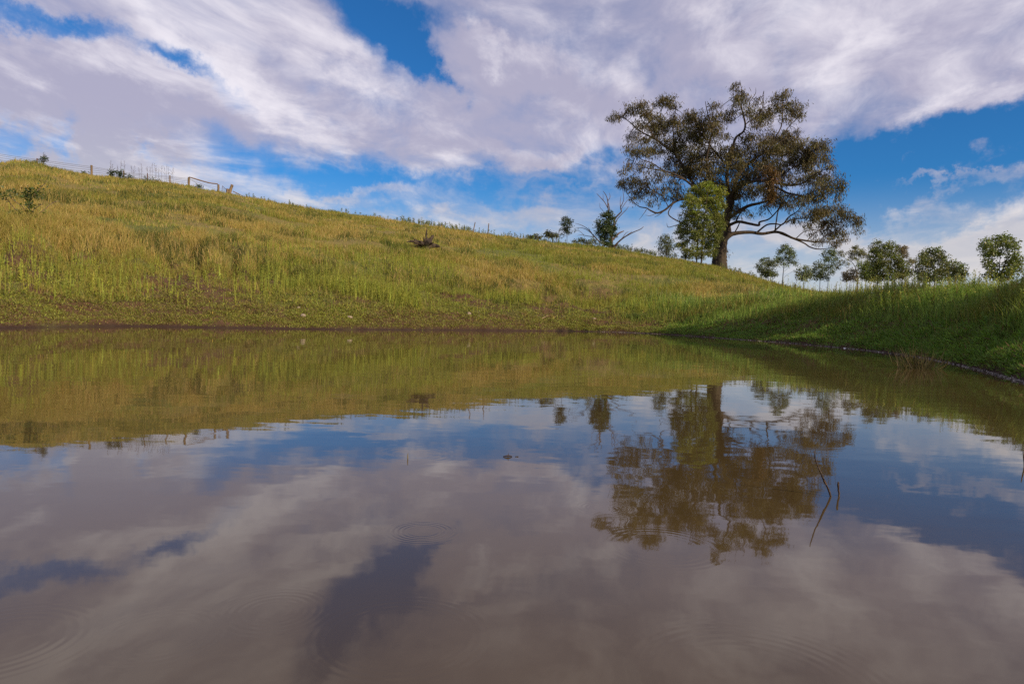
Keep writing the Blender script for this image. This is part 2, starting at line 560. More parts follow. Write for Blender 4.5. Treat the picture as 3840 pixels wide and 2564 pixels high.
def water_material():
    m, g, out = new_mat('pond_water')
    pos = g.node('ShaderNodeNewGeometry').outputs['Position']
    # fine wind ripples as tilts of the surface
    def tilt(vec, scale, amp, det=2):
        c = g.noise(vec, scale, det, 0.55, color=True)
        return g.vmath('SCALE', g.vmath('SUBTRACT', c, (0.5, 0.5, 0.5)), scale=amp)
    patch = g.noise(g.mapping(pos, scale=(0.5, 1.0, 1.0)), 0.9, 3, 0.5)
    amp = g.ramp(patch, 0.35, 0.7, 0.55, 1.4)
    s = tilt(g.mapping(pos, rot=(0, 0, R(12)), scale=(0.55, 1.5, 1)), 9.0, 0.019)
    s = g.vmath('ADD', s, tilt(g.mapping(pos, rot=(0, 0, R(-20)), scale=(0.7, 1.3, 1)), 34.0, 0.009, 1))
    s = g.vmath('SCALE', s, scale=amp)
    s = g.vmath('ADD', s, tilt(pos, 1.3, 0.010, 2))
    for (u, v, r0, w, lam, a) in RINGS:
        d = ray(u, v)
        k = CAM_H / -d[2]
        cx, cy = d[0] * k, d[1] * k
        scale = k      # metres per pixel at that spot, across the view
        r0m, wm, lm = r0 * scale, w * scale, lam * scale
        rel = g.vmath('MULTIPLY', g.vmath('SUBTRACT', pos, (cx, cy, 0)), (1, 1, 0))
        r = g.vmath('LENGTH', rel)
        env = g.math('DIVIDE', g.math('SUBTRACT', r, r0m), wm)
        env = g.math('POWER', 2.71828, g.math('MULTIPLY', g.math('MULTIPLY', env, env), -1.0))
        wv = g.math('MULTIPLY', g.math('SINE', g.math('MULTIPLY', r, 6.28318 / lm)), a * 0.42)
        s = g.vmath('ADD', s, g.vmath('SCALE', g.vmath('NORMALIZE', rel), scale=g.math('MULTIPLY', wv, env)))
    sx, sy, sz = g.sep(s)
    nrm = g.vmath('NORMALIZE', g.comb(sx, sy, 1.0))
    p = g.node('ShaderNodeBsdfPrincipled')
    mud = g.noise(g.mapping(pos, scale=(1, 1, 0)), 1.2, 4, 0.5)
    g.l.new(g.mix(g.ramp(mud, 0.3, 0.7), (0.056, 0.038, 0.015), (0.068, 0.046, 0.019)), p.inputs['Base Color'])
    p.inputs['Roughness'].default_value = 0.025
    p.inputs['IOR'].default_value = 1.52
    p.inputs['Specular IOR Level'].default_value = 0.5
    g.l.new(nrm, p.inputs['Normal'])
    g.l.new(p.outputs[0], out.inputs[0])
    return m


# ring ripples: centre (in the frame), ring radius, spread, wavelength (pixels across), slope
RINGS = [(1585, 1990, 95, 36, 19, 0.055), (1030, 2290, 150, 70, 30, 0.012), (1500, 2380, 300, 60, 38, 0.014), (2265, 1905, 75, 40, 18, 0.020),
         (2475, 1862, 60, 30, 16, 0.018), (0, 2400, 260, 90, 42, 0.016), (2850, 2560, 420, 120, 50, 0.014), (1560, 1700, 120, 60, 30, 0.007),
         (2430, 1545, 50, 16, 20, 0.012), (3040, 1655, 150, 50, 30, 0.010), (2480, 2050, 190, 60, 30, 0.012), (600, 2380, 200, 60, 34, 0.008)]

# ------------------------------------------------------------------ ground sheet and water
M_GROUND = ground_material()


def build_ground():
    fine = np.arange(-41, 41.01, 0.095)
    coarse_l = np.arange(-180, -41, 2.5)
    coarse_r = np.arange(41.5, 180, 2.5)
    az = np.concatenate([coarse_l, fine, coarse_r])
    rr = [0.05, 0.4, 0.8, 1.2, 1.6, 2.0, 2.5, 3.0, 3.5, 4.0]
    while rr[-1] < 26:
        rr.append(rr[-1] * 1.0052)
    while rr[-1] < 115:
        rr.append(rr[-1] * 1.011)
    while rr[-1] < 9000:
        rr.append(rr[-1] * 1.10)
    rr = np.array(rr)
    A, D = np.meshgrid(np.radians(az), rr, indexing='ij')
    X, Y = np.sin(A) * D, np.cos(A) * D
    Z = zfun(X, Y)
    na, nr = len(az), len(rr)
    V = np.stack([X, Y, Z], -1).reshape(-1, 3)
    i = np.arange(na)[:, None]
    j = np.arange(nr - 1)[None, :]
    i2 = (i + 1) % na
    F = np.stack([i * nr + j, i * nr + j + 1, i2 * nr + j + 1, i2 * nr + j], -1).reshape(-1, 4)
    ctr = len(V)
    V = np.vstack([V, [[0, 0, -0.9]]])
    T = np.stack([np.arange(na) * nr, (np.arange(na) + 1) % na * nr, np.full(na, ctr)], -1)
    phi = np.degrees(A)
    u = D - shore(phi)
    wet = np.array([0.038, 0.023, 0.017])
    soil = np.array([0.085, 0.050, 0.030])
    duff = np.array([0.165, 0.135, 0.048])
    olive = np.array([0.10, 0.112, 0.030])
    n = fbm(X / 1.3, Y / 1.3, 31)
    n2 = fbm(X / 5.0, Y / 5.0, 37)
    w1 = sstep(u, 0.03, 0.3)[..., None]
    w2 = (sstep(n, 0.42, 0.60) * sstep(u, 0.3, 2.5))[..., None]
    w3 = sstep(u, 8, 14)[..., None]
    c = wet * (1 - w1) + soil * w1
    c = c * (1 - w2) + olive * w2
    tgt = duff * (1 - sstep(n2, 0.4, 0.6)[..., None]) + olive * sstep(n2, 0.4, 0.6)[..., None]
    c = c * (1 - w3) + tgt * w3
    # reddish dry silt showing on the left shore
    rs = (sstep(phi, -45, -30) * (1 - sstep(phi, -24, -12)) * (1 - sstep(u, 0.2, 0.7)) * sstep(u, 0.05, 0.2))[..., None] * 0.5
    c = c * (1 - rs) + np.array([0.12, 0.072, 0.045]) * rs
    c = np.vstack([c.reshape(-1, 3), [wet]])
    o = make_mesh('ground', V, [F[:, ::-1], T], M_GROUND, c, smooth=True)
    tag(o, kind='structure', label='grassy hillside and dam bank around the pond')
    # water
    aw = np.arange(-180, 180, 1.0)
    radii = np.array([0.0, 0.25, 0.5, 0.75, 1.0])
    dsw = shore(aw) + 0.25
    P = [[0, 0, 0]]
    for f in radii[1:]:
        for a, dd in zip(aw, dsw):
            P.append([math.sin(R(a)) * dd * f, math.cos(R(a)) * dd * f, 0])
    n_ = len(aw)
    T = [[0, 1 + (k + 1) % n_, 1 + k] for k in range(n_)]
    Q = []
    for q in range(3):
        for k in range(n_):
            a0 = 1 + q * n_ + k
            a1 = 1 + q * n_ + (k + 1) % n_
            Q.append([a0, a1, a1 + n_, a0 + n_])
    o = make_mesh('water', P, [np.array(T), np.array(Q)], water_material())
    tag(o, kind='structure', label='still brown pond water mirroring the sky')


build_ground()


# ------------------------------------------------------------------ plant pieces (numpy)
class Bag:
    """collects leaf quads / blades for one mesh"""
    def __init__(s):
        s.V, s.Q, s.T, s.C, s.n = [], [], [], [], 0

    def add(s, V, C, Q=None, T=None):
        if Q is not None:
            s.Q.append(Q + s.n)
        if T is not None:
            s.T.append(T + s.n)
        s.V.append(V)
        s.C.append(C)
        s.n += len(V)

    def build(s, name, mat, parent=None, base=None):
        F = []
        if s.Q:
            F.append(np.concatenate(s.Q))
        if s.T:
            F.append(np.concatenate(s.T))
        return make_mesh(name, np.concatenate(s.V), F, mat, np.concatenate(s.C), parent, base)


def blades(bag, P, H, W, lean, col, bend=0.5):
    n = len(P)
    yaw = rng.uniform(0, math.pi, n)
    la = rng.uniform(0, 2 * math.pi, n)
    side = np.stack([np.cos(yaw), np.sin(yaw), np.zeros(n)], -1) * (W * 0.5)[:, None]
    ln = np.stack([np.cos(la), np.sin(la), np.zeros(n)], -1) * (H * lean)[:, None]
    up = np.zeros((n, 3))
    up[:, 2] = H
    mid = P + up * 0.55 + ln * (0.55 * bend)
    tip = P + up * (1 - 0.3 * lean[:, None] ** 2) + ln
    V = np.stack([P - side, P + side, mid + side * 0.75, mid - side * 0.75, tip], 1).reshape(-1, 3)
    b = (np.arange(n) * 5)[:, None]
    Q = b + np.array([[0, 1, 2, 3]])
    T = b + np.array([[3, 2, 4]])
    bag.add(V, np.repeat(col, 5, axis=0), Q, T)


def leaves(bag, P, D, L, W, col):
    """rhombic leaves from P along unit vectors D"""
    n = len(P)
    r = rng.normal(size=(n, 3))
    s = np.cross(D, r)
    s /= np.linalg.norm(s, axis=1)[:, None] + 1e-9
    L = L[:, None]
    W = (W * 0.5)[:, None]
    V = np.stack([P, P + D * L * 0.45 + s * W, P + D * L, P + D * L * 0.45 - s * W], 1).reshape(-1, 3)
    Q = (np.arange(n) * 4)[:, None] + np.array([[0, 1, 2, 3]])
    bag.add(V, np.repeat(col, 4, axis=0), Q)


def unit(v):
    return v / (np.linalg.norm(v, axis=-1, keepdims=True) + 1e-9)


def vary(c, n, amt=0.25, hue=0.08):
    c = np.asarray(c, float)
    if c.ndim == 1:
        c = np.repeat(c[None, :], n, 0)
    k = np.exp(rng.normal(0, amt, (n, 1)))
    h = 1 + rng.normal(0, hue, (n, 3))
    return np.clip(c * k * h, 0.003, 0.9)


def catmull(P, k=4):
    P = np.asarray(P, float)
    if len(P) < 3:
        t = np.linspace(0, 1, k + 1)[:, None]
        return P[0] * (1 - t) + P[-1] * t
    Q = np.vstack([2 * P[0] - P[1], P, 2 * P[-1] - P[-2]])
    out = []
    for i in range(1, len(Q) - 2):
        for s in range(k):
            t = s / k
            a, b, c, d = Q[i - 1], Q[i], Q[i + 1], Q[i + 2]
            out.append(0.5 * (2 * b + (c - a) * t + (2 * a - 5 * b + 4 * c - d) * t * t + (3 * b - a - 3 * c + d) * t ** 3))
    out.append(P[-1])
    return np.array(out)


class Tubes:
    def __init__(s):
        s.V, s.F, s.n = [], [], 0

    def add(s, pts, rad, sides=7, k=4, rough=0.0):
        """pts (n,3), rad (n,)"""
        PR = catmull(np.hstack([np.asarray(pts, float), np.asarray(rad, float)[:, None]]), k)
        P, r = PR[:, :3], np.maximum(PR[:, 3], 1e-4)
        m = len(P)
        tg = unit(np.gradient(P, axis=0))
        ref = np.array([0.31, 0.87, 0.39]) if abs(tg[0] @ np.array([0.31, 0.87, 0.39])) < 0.9 else np.array([1.0, 0, 0])
        a = unit(np.cross(tg, ref))
        b = np.cross(tg, a)
        th = np.arange(sides) / sides * 2 * math.pi
        rr = r[:, None] * (1 + (rough * rng.normal(size=(m, sides)) if rough else 0))
        ring = P[:, None, :] + rr[..., None] * (np.cos(th)[None, :, None] * a[:, None, :] + np.sin(th)[None, :, None] * b[:, None, :])
        V = ring.reshape(-1, 3)
        i = np.arange(m - 1)[:, None]
        j = np.arange(sides)[None, :]
        j2 = (j + 1) % sides
        F = np.stack([i * sides + j, i * sides + j2, (i + 1) * sides + j2, (i + 1) * sides + j], -1).reshape(-1, 4)
        c0, c1 = len(V), len(V) + 1
        V = np.vstack([V, P[0], P[-1]])
        jj = np.arange(sides)
        T0 = np.stack([np.full(sides, c0), (jj + 1) % sides, jj], -1)
        T1 = np.stack([np.full(sides, c1), (m - 1) * sides + jj, (m - 1) * sides + (jj + 1) % sides], -1)
        s.V.append(V)
        s.F.append((F + s.n, np.vstack([T0, T1]) + s.n))
        s.n += len(V)
        return P

    def build(s, name, mat, parent=None, base=None):
        Q = np.concatenate([f[0] for f in s.F])
        T = np.concatenate([f[1] for f in s.F])
        return make_mesh(name, np.concatenate(s.V), [Q, T], mat, None, parent, base, smooth=True)


# ------------------------------------------------------------------ grass and weeds
def scatter(n, a0, a1, d0, d1, mix=0.6):
    """points on the ground, thicker near the pond; returns x, y, z, phi, dist, distance from shore"""
    phi = rng.uniform(a0, a1, n)
    q = rng.uniform(0, 1, n)
    inv = 1 / (1 / d1 + (1 / d0 - 1 / d1) * q)
    lg = np.exp(np.log(d0) + (np.log(d1) - np.log(d0)) * q)
    d = np.where(rng.uniform(size=n) < mix, inv, lg)
    x, y = np.sin(np.radians(phi)) * d, np.cos(np.radians(phi)) * d
    return x, y, phi, d, d - shore(phi)


def scatter_u(n, a0, a1, u0, u1, mix=0.5):
    phi = rng.uniform(a0, a1, n)
    q = rng.uniform(0, 1, n)
    u = np.where(rng.uniform(size=n) < mix, np.exp(np.log(u0) + (np.log(u1) - np.log(u0)) * q), u0 + (u1 - u0) * q)
    d = shore(phi) + u
    x, y = np.sin(np.radians(phi)) * d, np.cos(np.radians(phi)) * d
    return x, y, phi, d, u


TAN = np.array([0.37, 0.28, 0.092])
STRAW = np.array([0.46, 0.34, 0.15])
OLIVE = np.array([0.25, 0.215, 0.048])
GREEN = np.array([0.145, 0.165, 0.030])
YGREEN = np.array([0.265, 0.295, 0.050])
DEEP = np.array([0.13, 0.195, 0.038])
BROWN = np.array([0.15, 0.095, 0.05])


def blend(c1, c2, t):
    return c1 * (1 - t[:, None]) + c2 * t[:, None]


def build_grass():
    # --- hillside grass
    bag = Bag()
    x, y, phi, d, u = scatter(1350000, -42, 30, 12, 104, 0.62)
    keep = (u > 1.8) & (d < crest_d(phi) + 3)
    wall = (phi > 10) & (u < 9 * np.clip((phi - 6) / 6, 0, 1))
    keep &= ~wall
    short = fbm(x / 4.5 + 40, y / 6.5, 77, 4)          # hollows of short green grass
    bare = fbm(x / 1.1, y / 1.1, 31)
    dens = sstep(u, 2, 10) * 0.85 + 0.15
    dens *= 1 - 0.75 * (sstep(short, 0.56, 0.66) * sstep(u, 8, 12))
    dens *= np.where(u < 11, 0.32 + 0.68 * sstep(bare, 0.42, 0.58), 1)
    tus = fbm(x / 0.9, y / 1.3, 63, 3)
    dens *= 0.30 + 0.70 * sstep(tus, 0.38, 0.58)
    keep &= rng.uniform(size=len(x)) < dens
    tus = tus[keep]
    x, y, phi, d, u, short = x[keep], y[keep], phi[keep], d[keep], u[keep], short[keep]
    sp, _ = hit(1604, 938, 14)
    kk = np.hypot(x - sp[0], (y - sp[1]) * 0.6 + 0.55) > 1.0
    x, y, phi, d, u, short, tus = x[kk], y[kk], phi[kk], d[kk], u[kk], short[kk], tus[kk]
    n = len(x)
    z = zfun(x, y) - 0.01
    tn = fbm(x / 5.0, y / 8.0, 51, 5, 0.6)
    right = sstep(phi, -16, 4)
    tanw = sstep(tn, 0.37 + 0.08 * right, 0.60 + 0.08 * right)
    # the dry fringe along the top of the bank
    fringe = np.exp(-((u - (13 + 2 * np.sin(phi * 0.25))) / 4.0) ** 2) * (phi < 2)
    tanw = np.clip(tanw + 0.45 * fringe - 0.5 * sstep(u, 10, 7), 0, 1)
    pick = rng.uniform(size=n)
    col = blend(np.tile(OLIVE, (n, 1)), np.tile(TAN, (n, 1)), tanw * (pick < 0.85))
    gsel = (rng.uniform(size=n) < 0.12 + 0.40 * right * (1 - tanw) + 0.5 * sstep(short, 0.5, 0.58))
    col[gsel] = blend(np.tile(GREEN, (gsel.sum(), 1)), np.tile(YGREEN, (gsel.sum(), 1)), rng.uniform(0, 0.8, gsel.sum()))
    dk = (fbm(x / 1.7 + 9, y / 2.6, 99, 3) > 0.62) & (rng.uniform(size=n) < 0.6)      # darker clumps of leafy weeds
    col[dk] = [0.075, 0.095, 0.024]
    ss = rng.uniform(size=n) < 0.10 * tanw + 0.02
    col[ss] = STRAW
    col = vary(col, n, 0.14, 0.04)
    H = rng.uniform(0.14, 0.36, n) * (0.50 + 0.95 * sstep(tus, 0.35, 0.70)) * (0.45 + 0.55 * sstep(u, 3, 11))
    H *= 1 - 0.55 * sstep(short, 0.54, 0.66) * sstep(u, 8, 12)
    W = np.maximum(0.005, d * 0.00046) * rng.uniform(0.7, 1.4, n)
    blades(bag, np.stack([x, y, z], -1), H, W, rng.uniform(0.1, 0.75, n), col)
    o = bag.build('hillside_grass', M_GRASS)
    tag(o, 'dry tan and green grass over the whole hillside left of the big tree', 'grass', kind='stuff')

    # --- short cover on the bank by the water
    bag = Bag()
    x, y, phi, d, u = scatter_u(800000, -42, 42, 0.05, 12, 0.55)
    g1 = fbm(x / 1.3, y / 1.3, 31)
    g2 = fbm(x / 0.45, y / 0.45, 43)
    dens = sstep(u, 0.04, 0.4) * (1 - sstep(u, 9, 12)) * (np.where((phi < 8) & (u > 2.0), 0.10, 0.35) + 0.65 * sstep(g1 * 0.55 + g2 * 0.45, 0.42, 0.54))
    dens = np.where(phi > 10, np.clip(dens * 1.3, 0, 1), dens)
    k = rng.uniform(size=len(x)) < dens
    x, y, phi, d, u, g1 = x[k], y[k], phi[k], d[k], u[k], g1[k]
    n = len(x)
    z = zfun(x, y)
    D = unit(np.stack([rng.normal(size=n), rng.normal(size=n), np.abs(rng.normal(0.5, 0.6, n))], -1))
    L = rng.uniform(0.03, 0.10, n) * (0.9 + 0.4 * sstep(phi, 15, 30)) * (0.55 + 0.45 * sstep(u, 0.2, 1.5))
    rt = sstep(phi, 8, 16)
    c = blend(np.tile([0.19, 0.185, 0.042], (n, 1)), np.tile([0.125, 0.205, 0.036], (n, 1)), rt)
    br = rng.uniform(size=n) < np.where(g1 < 0.5, 0.28, 0.14) * (1 - 0.4 * rt)
    c[br] = BROWN
    yg = rng.uniform(size=n) < 0.25 * sstep(g1, 0.5, 0.6)
    c[yg] = np.where(rt[yg, None] > 0.5, np.array([0.085, 0.17, 0.02]), YGREEN * 0.85)
    leaves(bag, np.stack([x, y, z], -1), D, L, np.maximum(0.010, d * 0.0010) * rng.uniform(0.6, 1.3, n), vary(c, n, 0.28, 0.07))
    o = bag.build('low_ground_cover', M_GRASS)
    tag(o, 'short creeping green cover on the muddy bank at the water edge', 'ground cover', kind='stuff')

    # --- thin upright weed stems on the bank below the dry grass
    bag = Bag()
    x, y, phi, d, u = scatter(120000, -40, 14, 12, 50, 0.8)
    cl = fbm(x / 1.6 + 5, y / 2.2, 15, 4)
    band = sstep(u, 1.0, 2.6) * (1 - sstep(u - 12 * sstep(phi, -14, 0), 10, 19))
    side = 0.10 + 0.90 * sstep(phi, -27, -17)
    side *= 1 - 0.6 * sstep(phi, 8, 13)
    k = rng.uniform(size=len(x)) < band * side * (0.04 + 0.96 * sstep(cl, 0.46, 0.60)) * 0.50
    x, y, phi, d, u = x[k], y[k], phi[k], d[k], u[k]
    n = len(x)
    z = zfun(x, y) - 0.01
    H = rng.uniform(0.18, 0.46, n)
    c = vary(blend(np.tile([0.29, 0.30, 0.05], (n, 1)), np.tile([0.20, 0.225, 0.04], (n, 1)), rng.uniform(size=n)), n, 0.15, 0.05)
    P = np.stack([x, y, z], -1)
    ax = unit(np.stack([rng.normal(0, 0.05, n), rng.normal(0, 0.05, n), np.ones(n)], -1))
    leaves(bag, P, ax, H, np.full(n, 0.016), c)
    K = 14
    t = np.tile(np.linspace(0.15, 1.0, K), n)
    PP = np.repeat(P, K, 0) + np.repeat(ax * H[:, None], K, 0) * t[:, None]
    DD = unit(np.stack([rng.normal(0, 1, n * K), rng.normal(0, 1, n * K), rng.uniform(0.4, 1.5, n * K)], -1))
    leaves(bag, PP, DD, rng.uniform(0.03, 0.06, n * K) * (1.15 - 0.6 * t), np.full(n * K, 0.015), vary(np.repeat(c, K, 0), n * K, 0.12, 0.04))
    o = bag.build('upright_weed_stems', M_GRASS)
    tag(o, 'bright yellow green upright weed stems along the bank below the dry grass', 'weeds', kind='stuff')

    # --- dam bank on the right: grass and tall leafy weeds
    bag = Bag()
    x, y, phi, d, u = scatter(200000, 5, 43, 6, 34, 0.6)
    st = 2.6 * np.clip((phi - 6) / 7, 0.6, 1)
    dens = sstep(u, st - 1.0, st + 0.8) * (1 - sstep(u, 9, 11)) * sstep(phi, 7, 13)
    k = rng.uniform(size=len(x)) < dens
    x, y, phi, d, u = x[k], y[k], phi[k], d[k], u[k]
    n = len(x)
    z = zfun(x, y) - 0.01
    tn = fbm(x / 2.0, y / 2.0, 57)
    c = blend(np.tile(DEEP * 1.35, (n, 1)), np.tile(GREEN * 0.95, (n, 1)), sstep(tn, 0.35, 0.65))
    s = rng.uniform(size=n) < 0.05 + 0.20 * sstep(tn, 0.55, 0.7)
    c[s] = TAN * 0.75
    blades(bag, np.stack([x, y, z], -1), rng.uniform(0.12, 0.34, n), np.maximum(0.006, d * 0.0006) * rng.uniform(0.6, 1.3, n),
           rng.uniform(0.1, 0.6, n), vary(c, n, 0.22, 0.06))
    x, y, phi, d, u = scatter(26000, 7, 43, 7, 30, 0.6)
    cl = fbm(x / 0.9 + 5, y / 0.9, 19, 3)
    st = 2.6 * np.clip((phi - 6) / 7, 0.6, 1)
    dens = sstep(u, st - 0.4, st + 1.2) * (1 - sstep(u, 8.5, 10)) * sstep(phi, 8, 14) * (0.15 + 0.85 * sstep(cl, 0.38, 0.62)) * 0.42
    k = rng.uniform(size=len(x)) < dens
    x, y, phi, d, u = x[k], y[k], phi[k], d[k], u[k]
    n = len(x)
    z = zfun(x, y) - 0.01
    H = rng.uniform(0.20, 0.44, n) * (1 + 0.50 * sstep(u, 3.6, 6.0)) * np.interp(phi, [24, 36], [1.0, 0.66]) * (0.70 + 0.50 * sstep(fbm(x / 1.4, y / 1.4, 88), 0.3, 0.7))
    top = sstep(u, 4, 6)
    c = blend(np.tile([0.16, 0.23, 0.050], (n, 1)), np.tile([0.26, 0.29, 0.11], (n, 1)), top)
    yy = rng.uniform(size=n) < 0.25
    c[yy] = [0.38, 0.38, 0.10]
    bb = rng.uniform(size=n) < 0.06
    c[bb] = [0.16, 0.09, 0.045]
    c = vary(c, n, 0.18, 0.05)
    P = np.stack([x, y, z], -1)
    ax = unit(np.stack([rng.normal(0, 0.07, n), rng.normal(0, 0.07, n), np.ones(n)], -1))
    leaves(bag, P, ax, H, np.full(n, 0.014), c * 0.8)
    K = 22
    t = np.tile(np.linspace(0.12, 1.02, K), n)
    PP = np.repeat(P, K, 0) + np.repeat(ax * H[:, None], K, 0) * t[:, None]
    DD = unit(np.stack([rng.normal(0, 1, n * K), rng.normal(0, 1, n * K), rng.uniform(0.1, 1.2, n * K)], -1))
    leaves(bag, PP, DD, rng.uniform(0.035, 0.075, n * K) * (1.15 - 0.6 * t), np.full(n * K, 0.017), vary(np.repeat(c, K, 0), n * K, 0.15, 0.05))
    o = bag.build('dam_bank_weeds', M_GRASS)
    tag(o, 'tall dark green leafy weeds covering the shaded dam bank on the right', 'weeds', kind='stuff')

    # --- loose weeds standing along the hill skyline
    bag = Bag()
    P, H, C = [], [], []
    for i in range(420):
        ux = random.choice([random.uniform(850, 2600), random.uniform(1500, 2500), random.uniform(1500, 1760), random.uniform(2290, 2460), random.uniform(2700, 3000)])
        az_ = azel(ux, float(np.interp(ux, [a for a, b in CREST_PX], [b for a, b in CREST_PX])))[0]
        dd = float(crest_d(az_)) - random.uniform(-1, 7)
        px, py = math.sin(R(az_)) * dd, math.cos(R(az_)) * dd
        P.append((px, py, zat(px, py)))
        H.append(random.uniform(0.35, 0.8) * (1.35 if random.random() < 0.12 else 1))
    P, H = np.array(P), np.array(H)
    n = len(P)
    c = vary([0.15, 0.17, 0.07], n, 0.2, 0.08)
    ax = unit(np.stack([rng.normal(0, 0.08, n), rng.normal(0, 0.08, n), np.ones(n)], -1))
    leaves(bag, P, ax, H, np.full(n, 0.03), c)
    K = 26
    t = rng.uniform(0.3, 1.0, n * K)
    PP = np.repeat(P, K, 0) + np.repeat(ax * H[:, None], K, 0) * t[:, None]
    DD = unit(np.stack([rng.normal(0, 1, n * K), rng.normal(0, 1, n * K), rng.uniform(-0.1, 1.0, n * K)], -1))
    leaves(bag, PP, DD, rng.uniform(0.08, 0.2, n * K), np.full(n * K, 0.05), vary(np.repeat(c, K, 0), n * K, 0.15, 0.05))
    o = bag.build('skyline_weeds', M_GRASS)
    tag(o, 'grey green weeds poking above the crest of the hill', 'weeds', kind='stuff')


build_grass()


# ------------------------------------------------------------------ trees
def limb_pts(px, conv, dist, off0, off1, w=None):
    """polyline [(X,Y,r)] -> world points with the depth drifting off0..off1"""
    out, rad = [], []
    L = [0.0]
    for a, b in zip(px[:-1], px[1:]):
        L.append(L[-1] + math.hypot(b[0] - a[0], b[1] - a[1]))
    tot = L[-1] or 1
    for (X, Y, r), l in zip(px, L):
        u, v = conv(X, Y)
        off = off0 + (off1 - off0) * (l / tot)
        d = dist + off
        out.append(at(u, v, d))
        rad.append(r * conv.s * d / FOC / 1.0)
    return np.array(out), np.array(rad)


class Conv:
    def __init__(s, x0, y0, k):
        s.x0, s.y0, s.k, s.s = x0, y0, k, 1.0 / k

    def __call__(s, X, Y):
        return s.x0 + X / s.k, s.y0 + Y / s.k


def crown(bag, clumps, conv, dist, depth_of, per, leafL, leafW, col, droop=0.9, sub=0.30, spread=None, colfn=None, var=0.3):
    """clumps of drooping leaf sprays. per = leaves per square metre of clump face"""
    subs_all = []
    for cl in clumps:
        X, Y, rx, ry = cl[:4]
        dn = cl[4] if len(cl) > 4 else 1.0
        u, v = conv(X, Y)
        off = depth_of(X, Y)
        d = dist + off
        c = at(u, v, d)
        m = conv.s * d / FOC
        rX, rZ = rx * m, ry * m
        rY = max(rX, rZ) * 0.9
        ns = max(4, int(math.pi * rX * rZ / (sub * sub) * 1.25 * dn))
        q = unit(rng.normal(size=(ns, 3))) * (rng.uniform(0, 1, (ns, 1)) ** 0.42)
        S = c + q * np.array([rX, rY, rZ]) * 1.08
        subs_all.append(S)
        nl = max(3, int(per * math.pi * rX * rZ * dn / ns))
        n = ns * nl
        PP = np.repeat(S, nl, 0) + rng.normal(0, sub * 0.62, (n, 3)) * np.array([1, 1, 0.8])
        D = rng.normal(size=(n, 3)) * np.array([1, 1, 0.6])
        D[:, 2] -= droop * 1.3
        D = unit(D)
        L = leafL * rng.uniform(0.6, 1.4, n)
        base_c = np.repeat(vary(col if colfn is None else colfn(X, Y), ns, 0.22, 0.05), nl, 0)
        leaves(bag, PP, D, L, leafW * rng.uniform(0.6, 1.3, n), vary(base_c, n, var * 0.6, 0.06))
    return subs_all


